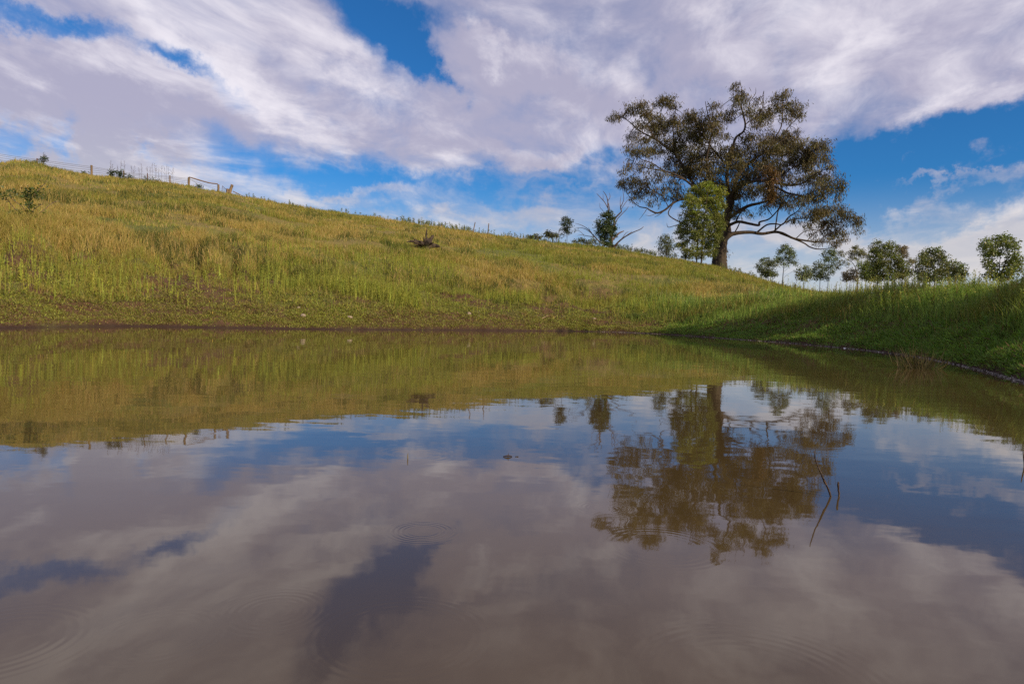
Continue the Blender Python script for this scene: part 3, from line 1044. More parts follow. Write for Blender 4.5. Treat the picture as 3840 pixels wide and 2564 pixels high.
def big_tree():
    cv = Conv(2200, 250, 1.96)
    D0 = 100.0
    trunk_px = [(972, 1492, 62), (976, 1440, 52), (978, 1400, 49), (985, 1300, 45), (1000, 1230, 46), (1015, 1150, 36), (1035, 1080, 30), (1055, 1000, 28), (1050, 930, 24)]
    limbs = [
        [(1000, 1290, 34), (1050, 1240, 32), (1100, 1224, 26), (1200, 1217, 22), (1290, 1228, 20), (1380, 1215, 18), (1440, 1225, 16), (1520, 1262, 14), (1620, 1280, 11), (1700, 1290, 8), (1800, 1290, 5), (1860, 1275, 3)],
        [(1420, 1222, 14), (1530, 1268, 10), (1600, 1298, 9), (1640, 1325, 8), (1700, 1341, 7), (1780, 1335, 4), (1840, 1320, 2)],
        [(1370, 1216, 12), (1400, 1190, 10), (1450, 1150, 9), (1530, 1120, 8), (1620, 1112, 6), (1700, 1080, 4), (1780, 1060, 3)],
        [(1250, 1220, 12), (1320, 1165, 10), (1380, 1155, 9), (1440, 1160, 8), (1480, 1110, 8), (1540, 1070, 6), (1590, 1020, 4), (1640, 980, 2)],
        [(1385, 1200, 8), (1395, 1130, 8), (1405, 1070, 7), (1425, 1030, 5), (1450, 1000, 3)],
        [(1540, 1262, 6), (1600, 1212, 5), (1680, 1200, 4), (1740, 1190, 2)],
        [(1620, 1280, 6), (1680, 1220, 5), (1740, 1180, 4), (1800, 1120, 3), (1860, 1060, 2)],
        [(1700, 1290, 6), (1760, 1240, 5), (1850, 1200, 4), (1920, 1150, 3), (1980, 1120, 2)],
        [(1020, 1180, 24), (1070, 1155, 20), (1120, 1140, 19), (1200, 1155, 17), (1265, 1166, 15), (1272, 1142, 12), (1340, 1120, 9), (1400, 1060, 7), (1420, 1020, 5), (1440, 980, 3)],
        [(1062, 1240, 16), (1055, 1200, 14), (1050, 1160, 13)],
        [(1095, 1145, 9), (1115, 1100, 9), (1135, 1070, 8), (1165, 1050, 5)],
        [(1090, 1215, 7), (1110, 1180, 8), (1125, 1145, 6)],
        [(1050, 1110, 24), (1130, 1055, 22), (1200, 1020, 20), (1270, 1004, 16), (1340, 980, 11), (1420, 960, 7), (1500, 940, 4)],
        [(1040, 1010, 26), (1090, 920, 24), (1150, 870, 21), (1240, 840, 19), (1330, 842, 18), (1430, 862, 17), (1520, 872, 13), (1600, 850, 9), (1650, 810, 6), (1720, 770, 3)],
        [(1310, 846, 14), (1420, 900, 14), (1480, 930, 12), (1560, 945, 9), (1640, 960, 6), (1740, 940, 3)],
        [(1430, 862, 9), (1460, 790, 8), (1520, 740, 6), (1600, 700, 5), (1680, 620, 3), (1740, 580, 2)],
        [(1050, 1010, 26), (1080, 900, 24), (1110, 810, 22), (1160, 740, 20), (1210, 700, 18), (1260, 660, 14), (1340, 620, 11), (1420, 560, 8), (1490, 500, 5)],
        [(1340, 620, 9), (1390, 520, 8), (1430, 440, 7), (1440, 360, 7), (1440, 280, 5), (1445, 200, 3), (1450, 163, 1.5)],
        [(1420, 545, 6), (1480, 450, 5), (1540, 390, 4), (1590, 340, 2)],
        [(1045, 940, 22), (1030, 800, 20), (1050, 700, 18), (1070, 600, 16), (1100, 520, 14), (1150, 480, 13), (1166, 430, 12), (1155, 370, 11), (1140, 310, 10), (1135, 250, 7), (1140, 180, 4), (1125, 100, 1.5)],
        [(1155, 370, 6), (1190, 320, 5), (1200, 260, 4), (1240, 200, 3), (1243, 155, 1.5)],
        [(1160, 430, 6), (1240, 370, 5), (1290, 310, 4), (1300, 240, 3), (1303, 180, 1.5)],
        [(1135, 250, 4), (1090, 230, 3), (1050, 200, 2)],
        [(1060, 740, 14), (990, 680, 13), (930, 610, 11), (880, 540, 7), (850, 470, 5), (800, 400, 3)],
        [(1010, 1040, 22), (960, 900, 18), (900, 800, 15), (882, 680, 13), (905, 560, 11), (920, 480, 10), (905, 400, 8), (885, 330, 6), (872, 255, 3)],
        [(920, 480, 7), (928, 380, 6), (912, 300, 5), (885, 255, 2)],
        [(1000, 1140, 24), (900, 980, 20), (800, 880, 19), (720, 760, 18), (650, 640, 17), (580, 590, 14), (500, 530, 12), (400, 480, 9), (330, 420, 7), (290, 390, 5), (230, 360, 3)],
        [(650, 640, 9), (640, 540, 8), (635, 450, 7), (640, 380, 5), (655, 310, 2)],
        [(500, 530, 8), (460, 460, 7), (400, 380, 5), (370, 310, 3)],
        [(580, 590, 8), (560, 480, 7), (540, 380, 5), (560, 280, 3)],
        [(990, 1120, 20), (820, 920, 15), (720, 830, 13), (640, 790, 11), (560, 760, 9), (480, 710, 7), (400, 680, 5), (330, 620, 3)],
        [(720, 830, 8), (620, 800, 7), (540, 762, 7), (460, 750, 5), (380, 720, 4), (310, 720, 2)],
        [(980, 1180, 20), (860, 1010, 16), (720, 975, 15), (640, 1000, 14), (580, 1050, 13), (520, 1076, 12), (470, 1058, 10), (440, 1040, 8), (390, 1030, 6), (350, 1000, 5), (320, 965, 4), (260, 880, 2)],
        [(640, 1000, 6), (600, 1080, 7), (660, 1130, 8), (720, 1150, 7)],
        [(700, 1150, 6), (650, 1168, 5), (600, 1180, 4), (588, 1150, 2)],
        [(600, 1030, 6), (560, 960, 5), (500, 920, 4), (430, 880, 2)],
        [(440, 1050, 4), (420, 1080, 3), (385, 1125, 1.5)], [(520, 1076, 4), (470, 1095, 3), (430, 1092, 1.5)], [(570, 1060, 5), (530, 1090, 4), (500, 1105, 2)],
    ]
    tr, tr_r = limb_pts(trunk_px, cv, D0, 0, 0)
    base = np.array([tr[0][0], tr[0][1], zat(tr[0][0], tr[0][1])])
    root = thing('river_gum_tree', base, 'huge old spreading gum tree with a massive dark trunk on the crest of the hill', 'tree')
    T = Tubes()
    tr[0, 2] -= 0.4
    T.add(tr, tr_r * 0.98, 22, 5, 0.05)
    for k in range(7):      # buttress roots round the foot
        a_ = k / 7 * 2 * math.pi + 0.3
        o_ = np.array([math.cos(a_), math.sin(a_), 0])
        f_ = tr[0] + np.array([0, 0, 0.2])
        T.add([f_ + o_ * 1.25 + [0, 0, 0.0], f_ + o_ * 0.80 + [0, 0, 0.75], f_ + o_ * 0.66 + [0, 0, 2.4], f_ + o_ * 0.5 + [0, 0, 4.2]], [0.16, 0.26, 0.24, 0.12], 7, 3, 0.08)
    T.build('trunk', M_BARK, root, base)
    pts, dep = [], []
    anchors = []

    def depth_near(X, Y):
        if not anchors:
            return 0.0
        A = np.array(anchors)
        i = np.argmin((A[:, 0] - X) ** 2 + (A[:, 1] - Y) ** 2)
        return A[i, 2]
    for (X, Y, r) in trunk_px:
        anchors.append((X, Y, 0.0))
    offs = [5, 6.5, 3, -3, 1, 4, 6, 5, -6, 3, -4, -2, -3.5, -7, -8, -5, 6, 8, 9, -1, -3, 1, -2, 4, -3, -4, 5, 7, 3, 8, -6, -7.5, -4, -3, -6, -6, -4, -3, -5]
    for px, of in zip(limbs, offs):
        o0 = depth_near(px[0][0], px[0][1])
        P, rd = limb_pts(px, cv, D0, o0, of)
        Lg = np.cumsum([0] + [math.hypot(b[0] - a[0], b[1] - a[1]) for a, b in zip(px[:-1], px[1:])])
        for (X, Y, r), l in zip(px, Lg):
            anchors.append((X, Y, o0 + (of - o0) * l / Lg[-1]))
        T = Tubes()
        PP = T.add(P, rd * 0.54, 8, 5, 0.02)
        T.build('branch', M_LIMB, root, base)
        pts.append(PP)
    allp = np.vstack(pts)
    C = [(200, 375, 42, 42), (270, 350, 40, 22), (350, 300, 62, 55), (430, 330, 60, 75), (560, 250, 80, 52), (620, 285, 58, 42), (480, 400, 85, 65), (380, 440, 60, 50, .7),
         (560, 420, 85, 65), (620, 410, 60, 55), (340, 510, 42, 32), (430, 525, 75, 32), (400, 620, 105, 42, 1.3), (330, 605, 46, 36), (560, 560, 85, 50, .8), (650, 610, 80, 55),
         (700, 410, 60, 45), (750, 345, 52, 36), (800, 370, 66, 50), (850, 410, 90, 60), (770, 475, 95, 75, 1.3), (840, 520, 90, 60, 1.2), (680, 500, 60, 60, .6),
         (940, 300, 46, 40, .7), (980, 380, 66, 50, .8), (940, 470, 66, 60), (1000, 540, 60, 50, .6), (1120, 148, 46, 32, .8), (1130, 210, 50, 45), (1110, 268, 45, 40), (1190, 260, 40, 50, .5),
         (1060, 345, 75, 36), (1200, 340, 55, 40, .7), (1272, 262, 40, 28, .8), (1250, 360, 80, 50), (1320, 335, 50, 45), (1290, 420, 70, 50, .7), (1380, 330, 50, 50, .7),
         (1440, 200, 44, 36), (1420, 255, 60, 40), (1505, 305, 66, 52, 1.2), (1585, 320, 34, 46, .7), (1550, 372, 40, 26, .6), (1480, 370, 50, 40, .6),
         (1220, 550, 110, 50), (1400, 520, 100, 50, 1.2), (1490, 560, 75, 60, 1.2), (1130, 600, 85, 65), (1330, 600, 105, 65, 1.2), (1430, 640, 105, 60, 1.2), (1525, 500, 36, 45),
         (1640, 550, 50, 36), (1705, 570, 62, 40), (1770, 580, 42, 34), (1685, 635, 75, 45), (1600, 650, 66, 55), (1745, 690, 52, 36, .7), (1800, 725, 38, 34, .8), (1850, 800, 34, 26, .6),
         (1540, 720, 95, 55), (1640, 740, 85, 55, .8), (1700, 800, 75, 45), (1600, 830, 95, 42, .8), (1790, 860, 75, 45, 1.2), (1850, 885, 42, 42), (1862, 925, 36, 30, .8),
         (1720, 900, 85, 45), (1760, 960, 70, 30, .7), (1640, 960, 85, 42), (1440, 760, 85, 55), (1580, 965, 70, 40), (1000, 700, 95, 70), (1100, 740, 80, 60, .8),
         (1190, 700, 85, 60, .8), (1250, 790, 85, 50, 1.2), (1130, 850, 75, 60, 1.2), (1180, 930, 75, 42, 1.2), (1280, 890, 85, 42, 1.3), (1070, 940, 50, 50, 1.2), (1080, 1020, 42, 55),
         (1062, 1090, 32, 42, .8), (960, 640, 75, 50, .7), (880, 620, 60, 55, .7), (800, 640, 75, 60), (720, 690, 85, 50), (760, 770, 85, 60, 1.2), (860, 750, 85, 65, 1.2),
         (945, 810, 85, 65, 1.1), (850, 850, 85, 42, 1.2), (690, 770, 85, 50), (330, 715, 55, 42, .6), (410, 725, 55, 40, .5), (480, 745, 55, 42, .45), (275, 775, 36, 32, .7),
         (262, 870, 34, 30), (345, 850, 78, 52, 1.3), (410, 905, 75, 45), (440, 830, 60, 50, .5), (540, 810, 60, 50, .7), (620, 860, 60, 52, .7), (560, 915, 75, 42, .7),
         (365, 955, 50, 32, .6), (480, 985, 62, 32, .5), (620, 965, 52, 42, .6), (680, 930, 60, 50, .8),
         (1400, 960, 95, 42, 1.4), (1430, 1000, 60, 32), (1500, 1010, 50, 40, .7), (1300, 1030, 75, 30, .5), (1210, 1065, 65, 32, .4), (1640, 1080, 75, 42), (1710, 1055, 75, 45),
         (1785, 1080, 75, 50, 1.1), (1870, 1040, 52, 42), (1925, 1080, 52, 42), (1985, 1140, 46, 42), (1995, 1195, 30, 28, .8), (1850, 1150, 52, 42, .6), (1760, 1160, 75, 42), (1650, 1150, 52, 42, .7),
         (1540, 1110, 50, 40, .5), (1900, 1240, 50, 32), (1840, 1285, 50, 30, .8), (1745, 1265, 62, 32, .6), (1800, 1215, 62, 42), (1680, 1230, 50, 32, .4), (1300, 700, 80, 50), (1350, 740, 80, 50),
         (1020, 1350, 22, 28, .7), (1000, 1390, 34, 26, .5), (520, 490, 80, 50), (500, 620, 80, 50, .6), (1560, 600, 60, 60), (1640, 690, 80, 50), (1000, 890, 70, 60), (1480, 840, 70, 40, .6), (1360, 900, 60, 40),
         (700, 590, 70, 60), (820, 700, 80, 60), (640, 700, 80, 60, .7), (1060, 650, 80, 70), (1150, 780, 80, 70)]
    bag = Bag()
    dp = lambda X, Y: depth_near(X, Y) + random.uniform(-2.2, 2.2)
    subs = crown(bag, C, cv, D0, dp, 150, 0.44, 0.088, [0.082, 0.068, 0.024], 1.5, 0.50, var=0.35)
    bag.build('crown', M_LEAF_DULL, root, base)
    bag = Bag()
    crown(bag, [(1345, 770, 45, 50, 1.4), (1375, 800, 32, 45, 1.2), (1350, 880, 24, 60, 1.1), (1335, 955, 22, 36, 1)], cv, D0, lambda X, Y: -9, 80, 0.45, 0.10, [0.11, 0.066, 0.024], 1.4, 0.5)
    mc = np.array([at(*cv(1350 + 14 * math.sin(k * 0.9), 745 + 240 * k / 11), D0 - 9) for k in range(12)])
    leaves(bag, np.repeat(mc, 60, 0), unit(rng.normal(size=(720, 3)) - np.array([0, 0, 0.8])), rng.uniform(0.5, 1.1, 720), np.full(720, 0.09), vary([0.11, 0.066, 0.024], 720, 0.3))
    bag.build('mistletoe_clump', M_LEAF_DULL, root, base)['label'] = 'rusty orange hanging mistletoe clump'
    # twigs from limbs out to leaf sprays
    T = Tubes()
    S = np.vstack(subs)
    sel = rng.choice(len(S), min(900, len(S)), replace=False)
    for i in sel:
        s = S[i]
        dd = np.linalg.norm(allp - s, axis=1)
        j = int(np.argmin(dd))
        if dd[j] > 5.5 or dd[j] < 0.5:
            continue
        a = allp[j]
        mid = (a + s) / 2 + rng.normal(0, 0.18 * dd[j], 3) * np.array([1, 1, 0.6])
        T.add([a, mid, s], [0.045, 0.03, 0.012], 4, 3)
    T.build('twigs', M_LIMB, root, base)['kind'] = 'stuff'


big_tree()


def small_tree(name, label, cat, cv, dist, clumps, trunks, col, per=60, leafL=0.22, leafW=0.09, sub=0.22, droop=0.5, group=None, depth=0.5,
               bark=None, colfn=None, mat=None, zdrop=0.3, crown_name='crown'):
    """small tree: trunk tubes + crown. trunks = [[(X,Y,r), ...], ...]"""
    b = trunks[0][0]
    u, v = cv(b[0], b[1])
    p = at(u, v, dist)
    gz = zat(p[0], p[1])
    root = thing(name, (p[0], p[1], gz), label, cat, group)
    base = np.array([p[0], p[1], gz])
    anchor = []
    for t in trunks:
        off = random.uniform(-depth, depth)
        off0 = 0.0
        if anchor:
            A = np.array(anchor)
            off0 = A[np.argmin((A[:, 0] - t[0][0]) ** 2 + (A[:, 1] - t[0][1]) ** 2), 2]
            if t[0][1] > b[1] - 15:
                off0 = random.uniform(-0.4, 0.4)
        P, rd = limb_pts(t, cv, dist, off0, off)
        for k_, (X, Y, r) in enumerate(t):
            anchor.append((X, Y, off0 + (off - off0) * k_ / max(1, len(t) - 1)))
        if t[0][1] > b[1] - 15 * cv.k / 4:
            gz2 = zat(P[0][0], P[0][1])
            P = np.vstack([[P[0][0], P[0][1], min(gz2, P[0][2]) - zdrop], P])
            rd = np.concatenate([[rd[0] * 1.15], rd])
        T = Tubes()
        T.add(P, np.maximum(rd * (0.72 if name == 'dead_tree' else 0.5), 0.008), 6, 3, 0.02)
        T.build('trunk' if t is trunks[0] else 'branch', bark or M_LIMB, root, base)
    if clumps:
        bag = Bag()
        dpt = lambda X, Y: random.uniform(-depth, depth)
        crown(bag, clumps, cv, dist, dpt, per * 4.6, leafL, leafW, col, droop, sub, colfn=colfn)
        bag.build(crown_name, mat or M_LEAF, root, base)
    return root


G_YOUNG = [0.09, 0.125, 0.026]


def grove():
    # leafy young gum in front of the big trunk
    cs = Conv(0, 0, 1)
    cl = [(2655, 702, 26, 24), (2602, 716, 26, 18), (2695, 722, 26, 26), (2640, 745, 45, 32), (2592, 765, 34, 36), (2686, 775, 34, 42), (2584, 815, 32, 35), (2640, 815, 45, 42),
          (2694, 835, 26, 35), (2562, 868, 28, 28), (2610, 880, 40, 38), (2665, 885, 33, 38), (2560, 915, 22, 22), (2588, 945, 26, 20), (2636, 935, 28, 28, .8), (2690, 895, 18, 24, .7),
          (2572, 958, 14, 10), (2665, 945, 22, 22, .6), (2620, 960, 30, 12, .5)]
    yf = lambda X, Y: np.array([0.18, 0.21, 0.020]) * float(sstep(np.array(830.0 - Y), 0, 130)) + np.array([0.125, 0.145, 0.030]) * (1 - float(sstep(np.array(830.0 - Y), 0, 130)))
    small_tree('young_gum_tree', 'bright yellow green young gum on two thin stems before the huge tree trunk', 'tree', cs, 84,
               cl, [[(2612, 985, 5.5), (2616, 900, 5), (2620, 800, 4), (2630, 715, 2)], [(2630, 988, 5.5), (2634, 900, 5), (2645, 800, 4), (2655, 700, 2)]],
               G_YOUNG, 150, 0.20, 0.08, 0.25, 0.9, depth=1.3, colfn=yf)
    # dead tree with pale bare arms
    cr = Conv(2080, 680, 5.2275)
    D = 82
    dead = [[(1130, 1290, 34), (1112, 1160, 32), (1148, 950, 26), (1180, 745, 22), (1260, 645, 19), (1310, 590, 15), (1290, 520, 13), (1330, 430, 9), (1355, 340, 7), (1340, 200, 5), (1335, 135, 3)],
            [(1150, 950, 14), (1190, 840, 12), (1230, 740, 11), (1320, 640, 10), (1400, 560, 8), (1450, 488, 4)],
            [(1290, 510, 9), (1285, 400, 7), (1300, 290, 4)], [(1300, 560, 8), (1360, 460, 7), (1440, 360, 6), (1500, 340, 3)],
            [(1110, 1150, 22), (1070, 850, 20), (1060, 620, 18), (1045, 500, 16), (1040, 380, 13), (1010, 280, 10), (970, 220, 8), (948, 188, 4)],
            [(1040, 520, 12), (980, 410, 11), (910, 330, 10), (825, 240, 5)], [(1085, 580, 12), (1062, 460, 9), (1045, 390, 8), (1080, 330, 8), (1085, 270, 6), (1068, 228, 3)],
            [(952, 370, 7), (948, 250, 4)], [(1010, 660, 7), (940, 570, 6), (890, 510, 6), (885, 430, 3)],
            [(1112, 1170, 28), (1200, 1080, 24), (1270, 1012, 20), (1355, 975, 12)],
            [(1150, 1300, 24), (1260, 1180, 20), (1360, 1100, 17), (1460, 1040, 14), (1560, 990, 12), (1680, 940, 10), (1745, 885, 5)],
            [(1360, 1100, 11), (1440, 1040, 9), (1520, 985, 5)], [(1280, 1160, 10), (1350, 1080, 8), (1400, 1010, 7), (1450, 990, 3)], [(1190, 1300, 15), (1250, 1190, 12), (1280, 1150, 9)],
            [(1100, 1290, 22), (900, 1200, 20), (800, 1100, 18), (740, 1040, 16), (690, 970, 13), (600, 900, 9), (500, 850, 7), (400, 825, 3)],
            [(720, 1015, 11), (620, 945, 9), (520, 910, 7), (420, 912, 3)], [(790, 1095, 11), (660, 1075, 9), (580, 1060, 8), (500, 1050, 6), (445, 1065, 3)],
            [(580, 1060, 6), (520, 1000, 6), (460, 955, 3)], [(695, 965, 6), (660, 900, 3)]]
    small_tree('dead_tree', 'dead bare tree with grey splayed branches on the skyline', 'dead tree', cr, D, None, dead, None, bark=M_DEAD, depth=1.6)
    cl = [(1040, 625, 95, 50), (965, 665, 75, 50), (1080, 725, 95, 80), (880, 820, 92, 80), (1000, 860, 120, 95), (1100, 900, 95, 95), (1190, 930, 40, 55, .8), (900, 980, 95, 85),
          (1020, 1000, 115, 105), (1105, 1030, 80, 85), (950, 1080, 85, 65), (1185, 1015, 38, 55, .8), (1000, 1180, 95, 85, .9), (1050, 1220, 60, 75, .8)]
    small_tree('young_gum_tree', 'dense dark green young gum growing up inside the dead tree', 'tree', cr, D - 1.5, cl,
               [[(1015, 1300, 10), (1018, 1150, 9), (1010, 950, 7), (1030, 700, 3)], [(940, 1300, 8), (960, 1150, 7), (930, 950, 3)]], [0.045, 0.070, 0.022], 120, 0.22, 0.09, 0.24, 0.5, depth=0.7)
    cl = [(740, 1150, 55, 55, .8), (800, 1190, 65, 60, .8), (860, 1230, 60, 50, .8), (700, 1210, 40, 40, .7), (770, 1090, 30, 30, .6)]
    small_tree('leafy_shrub', 'pale green low shrub at the left foot of the dead tree', 'shrub', cr, D - 2.5, cl, [[(800, 1300, 8), (790, 1220, 6), (760, 1120, 4)]], [0.13, 0.14, 0.055], 70, 0.2, 0.08, 0.22, 0.3)
    cl = [(185, 740, 62, 45), (270, 765, 72, 52), (210, 850, 85, 55, 1.1), (310, 810, 50, 50), (140, 915, 45, 40, .7), (240, 920, 75, 62, 1.1), (300, 1000, 62, 32, .6), (385, 960, 36, 24, .6),
          (165, 1010, 45, 35, .6), (235, 985, 60, 32, .7)]
    small_tree('young_gum_tree', 'small round crowned gum standing alone left of the dead tree', 'tree', cr, 84, cl,
               [[(242, 1190, 8), (240, 1090, 7), (230, 1040, 5), (225, 900, 3)], [(240, 1100, 5), (270, 1040, 4), (290, 950, 2)]], [0.040, 0.058, 0.030], 95, 0.22, 0.09, 0.24, 0.4, depth=0.6)
    small_tree('dead_branch', 'thin bare forked branch leaning beside the small round gum', 'dead branch', cr, 83, None,
               [[(35, 1160, 13), (70, 1060, 10), (100, 950, 6)], [(60, 1140, 9), (170, 1090, 7), (265, 1035, 4)]], None, bark=M_DEAD)
    c3 = Conv(2280, 620, 3.92)
    cl = [(850, 1060, 62, 45), (800, 1115, 72, 42), (900, 1110, 70, 52), (815, 1200, 80, 62), (915, 1200, 62, 55), (860, 1285, 95, 52), (965, 1320, 42, 32, .8), (750, 1150, 30, 24, .6)]
    small_tree('young_gum_tree', 'small bushy grey green gum on the ridge between dead tree and huge tree', 'tree', c3, 76, cl,
               [[(860, 1370, 10), (862, 1250, 8), (855, 1100, 4)]], [0.085, 0.100, 0.045], 95, 0.2, 0.08, 0.22, 0.4, depth=0.6)
    # tree tops just over the hill
    D = 135
    for cl, t, lab in (
            ([(1985, 892, 16, 8), (2005, 886, 18, 10), (2022, 892, 14, 9)], (2005, 905), 'low rounded distant tree top peeping over the hill, leftmost of the far ones'),
            ([(2050, 874, 16, 7), (2070, 878, 22, 8), (2090, 884, 14, 7), (2060, 884, 22, 8)], (2072, 900), 'flat spreading distant tree top just left of the small round gum'),
            ([(2165, 905, 14, 8), (2185, 904, 16, 8), (2205, 908, 12, 8)], (2190, 920), 'dark distant tree top between the round gum and the dead tree')):
        small_tree('distant_tree', lab, 'tree', cs, D, cl, [[(t[0], t[1], 3), (t[0] - 1, t[1] - 16, 2)]], [0.062, 0.068, 0.028], 40, 0.35, 0.16, 0.4, 0.2, group='far tree tops over the hill', depth=1.2)

    # trees beyond the dam bank, right of the huge tree
    ca = Conv(2760, 880, 4.35)
    cb = Conv(3240, 850, 3.915)
    GR = 'trees beyond the dam bank'
    A = [('bushy_gum_tree', 'low bushy round gum right after the ridge, under the long low limb', ca, 82,
          [(500, 430, 75, 45), (430, 510, 78, 62), (560, 500, 75, 62), (640, 455, 55, 52), (600, 590, 52, 55, .7), (400, 590, 55, 45), (490, 600, 70, 45, .8)], [[(525, 720, 10), (520, 600, 8), (540, 480, 4)], [(565, 720, 8), (590, 600, 6), (630, 480, 3)]], [0.062, 0.075, 0.030]),
         ('slender_gum_tree', 'slender young gum with a pale bare lower stem beside the low bushy gum', ca, 74,
          [(840, 165, 32, 32), (790, 220, 52, 42), (880, 240, 52, 42), (715, 290, 50, 40), (840, 310, 72, 48), (925, 330, 42, 42), (735, 400, 52, 36, .8), (860, 415, 62, 45, .9), (935, 440, 42, 42, .8), (640, 385, 40, 30, .6), (720, 480, 34, 32, .5), (830, 495, 70, 24, .5), (985, 492, 26, 22, .6)],
          [[(763, 710, 12), (778, 540, 9), (785, 400, 6), (820, 250, 3)], [(790, 600, 4), (850, 540, 3), (900, 500, 2)], [(790, 690, 4), (870, 630, 3), (930, 600, 1.5)]], [0.062, 0.082, 0.034]),
         ('small_gum_tree', 'small sparse gum with its crown half buried in the tall weeds', ca, 64,
          [(1110, 535, 42, 40), (1060, 620, 70, 50, .8), (1150, 615, 60, 60, .9), (1110, 690, 85, 45, .9)], [[(1110, 760, 7), (1110, 650, 6), (1110, 550, 3)]], [0.075, 0.088, 0.045]),
         ('small_gum_tree', 'small dark round gum just left of the taller thin stemmed one', ca, 66,
          [(1330, 490, 60, 45), (1400, 520, 60, 52), (1295, 590, 60, 50), (1415, 600, 52, 52), (1355, 660, 85, 45, .8)], [[(1370, 760, 8), (1365, 640, 6), (1350, 520, 3)]], [0.052, 0.070, 0.032]),
         ('slender_gum_tree', 'thin stemmed gum under the tip of the long low limb of the huge tree', ca, 72,
          [(1540, 255, 42, 40), (1480, 310, 50, 40), (1590, 310, 52, 50), (1470, 395, 45, 42), (1560, 415, 62, 42), (1635, 395, 36, 32, .7), (1510, 520, 45, 42, .8), (1595, 500, 50, 42, .7), (1550, 595, 50, 42, .7)],
          [[(1503, 730, 8), (1508, 500, 7), (1530, 340, 4)]], [0.058, 0.078, 0.038]),
         ('open_crowned_tree', 'open flat topped tree with fine arching bare branches', ca, 88,
          [(1710, 290, 42, 26), (1765, 320, 42, 20), (1950, 208, 52, 28), (1920, 285, 72, 30), (2030, 285, 80, 42), (2085, 330, 60, 42), (1900, 355, 52, 26, .8), (1960, 395, 60, 24, .8), (1770, 430, 52, 25, .8), (1690, 480, 52, 25, .7), (1640, 530, 42, 32, .6), (1820, 480, 36, 22, .5)],
          [[(1990, 740, 12), (1965, 620, 11), (1940, 520, 9), (1880, 440, 7), (1780, 390, 5), (1700, 320, 3)], [(1945, 530, 7), (2000, 420, 6), (1985, 300, 4)], [(1920, 590, 6), (1780, 510, 5), (1650, 470, 3)], [(1880, 440, 5), (1920, 340, 4), (1950, 230, 2)]], [0.088, 0.088, 0.038]),
         ('low_bush', 'low brownish bush at the foot of the open flat topped tree', ca, 68,
          [(1830, 615, 52, 32), (1905, 600, 52, 42), (1860, 690, 80, 45), (1790, 680, 40, 40)], [[(1860, 780, 6), (1865, 650, 4)]], [0.075, 0.062, 0.035]),
         ('bushy_gum_tree', 'bright green bush against the left side of the biggest dense tree', ca, 70,
          [(2105, 460, 70, 40), (2050, 530, 70, 52), (2150, 570, 90, 70), (2080, 640, 85, 55), (2190, 660, 80, 60)], [[(2120, 780, 9), (2110, 600, 6)]], [0.085, 0.110, 0.022]),
         ('dense_gum_tree', 'biggest densest green tree in the row beyond the dam bank', cb, 66,
          [(210, 245, 52, 36), (345, 262, 75, 45), (140, 325, 62, 52), (250, 360, 95, 72), (395, 355, 75, 62), (180, 450, 85, 62), (320, 480, 105, 75), (450, 460, 85, 62), (560, 560, 75, 62), (610, 640, 72, 62), (460, 620, 95, 75), (300, 640, 105, 75), (165, 600, 85, 75), (630, 700, 42, 32), (230, 730, 95, 45), (420, 730, 95, 45), (550, 720, 70, 40)],
          [[(200, 830, 13), (200, 600, 11), (240, 400, 6)], [(205, 620, 8), (330, 450, 6), (360, 300, 3)], [(420, 820, 10), (450, 640, 7), (540, 560, 4)]], [0.068, 0.080, 0.020]),
         ('round_topped_tree', 'brownish round topped tree behind the right shoulder of the biggest dense tree', cb, 95,
          [(500, 310, 55, 28), (580, 340, 55, 38), (600, 405, 42, 38), (545, 375, 55, 42)], [[(560, 760, 8), (555, 500, 7), (550, 360, 4)]], [0.085, 0.068, 0.034]),
         ('small_umbrella_tree', 'tiny umbrella shaped tree top in the gap between two dense trees', cb, 95,
          [(700, 500, 55, 22), (692, 525, 45, 14), (745, 515, 25, 16)], [[(745, 760, 8), (730, 640, 7), (700, 540, 5)], [(722, 620, 4), (670, 550, 3)]], [0.105, 0.090, 0.036]),
         ('dense_gum_tree', 'pointed dense gum between the biggest tree and the open sky gap', cb, 62,
          [(1020, 322, 42, 34), (955, 362, 52, 42), (1100, 375, 52, 42), (870, 402, 55, 40), (1000, 450, 105, 62), (1150, 450, 62, 55), (850, 500, 62, 55), (1180, 560, 72, 62), (1000, 560, 105, 65), (860, 610, 85, 62), (800, 700, 62, 45), (1100, 650, 95, 62), (1230, 620, 42, 42), (920, 720, 95, 45)],
          [[(960, 820, 11), (970, 640, 9), (1000, 400, 4)], [(1070, 820, 8), (1080, 640, 6), (1120, 420, 3)]], [0.070, 0.082, 0.026]),
         ('small_gum_tree', 'small loose gum with dark rounded tufts right of the pointed dense gum', cb, 60,
          [(1300, 548, 42, 32), (1400, 555, 50, 32), (1340, 630, 60, 40, .9), (1430, 600, 42, 36), (1500, 670, 40, 34), (1385, 700, 85, 42, .8), (1300, 720, 42, 42, .8), (1455, 730, 52, 32, .7)], [[(1332, 830, 8), (1330, 650, 6), (1310, 560, 3)], [(1345, 720, 4), (1420, 620, 3)]], [0.062, 0.076, 0.026]),
         ('tall_gum_tree', 'tall airy crowned gum standing alone at the right edge of the view', cb, 52,
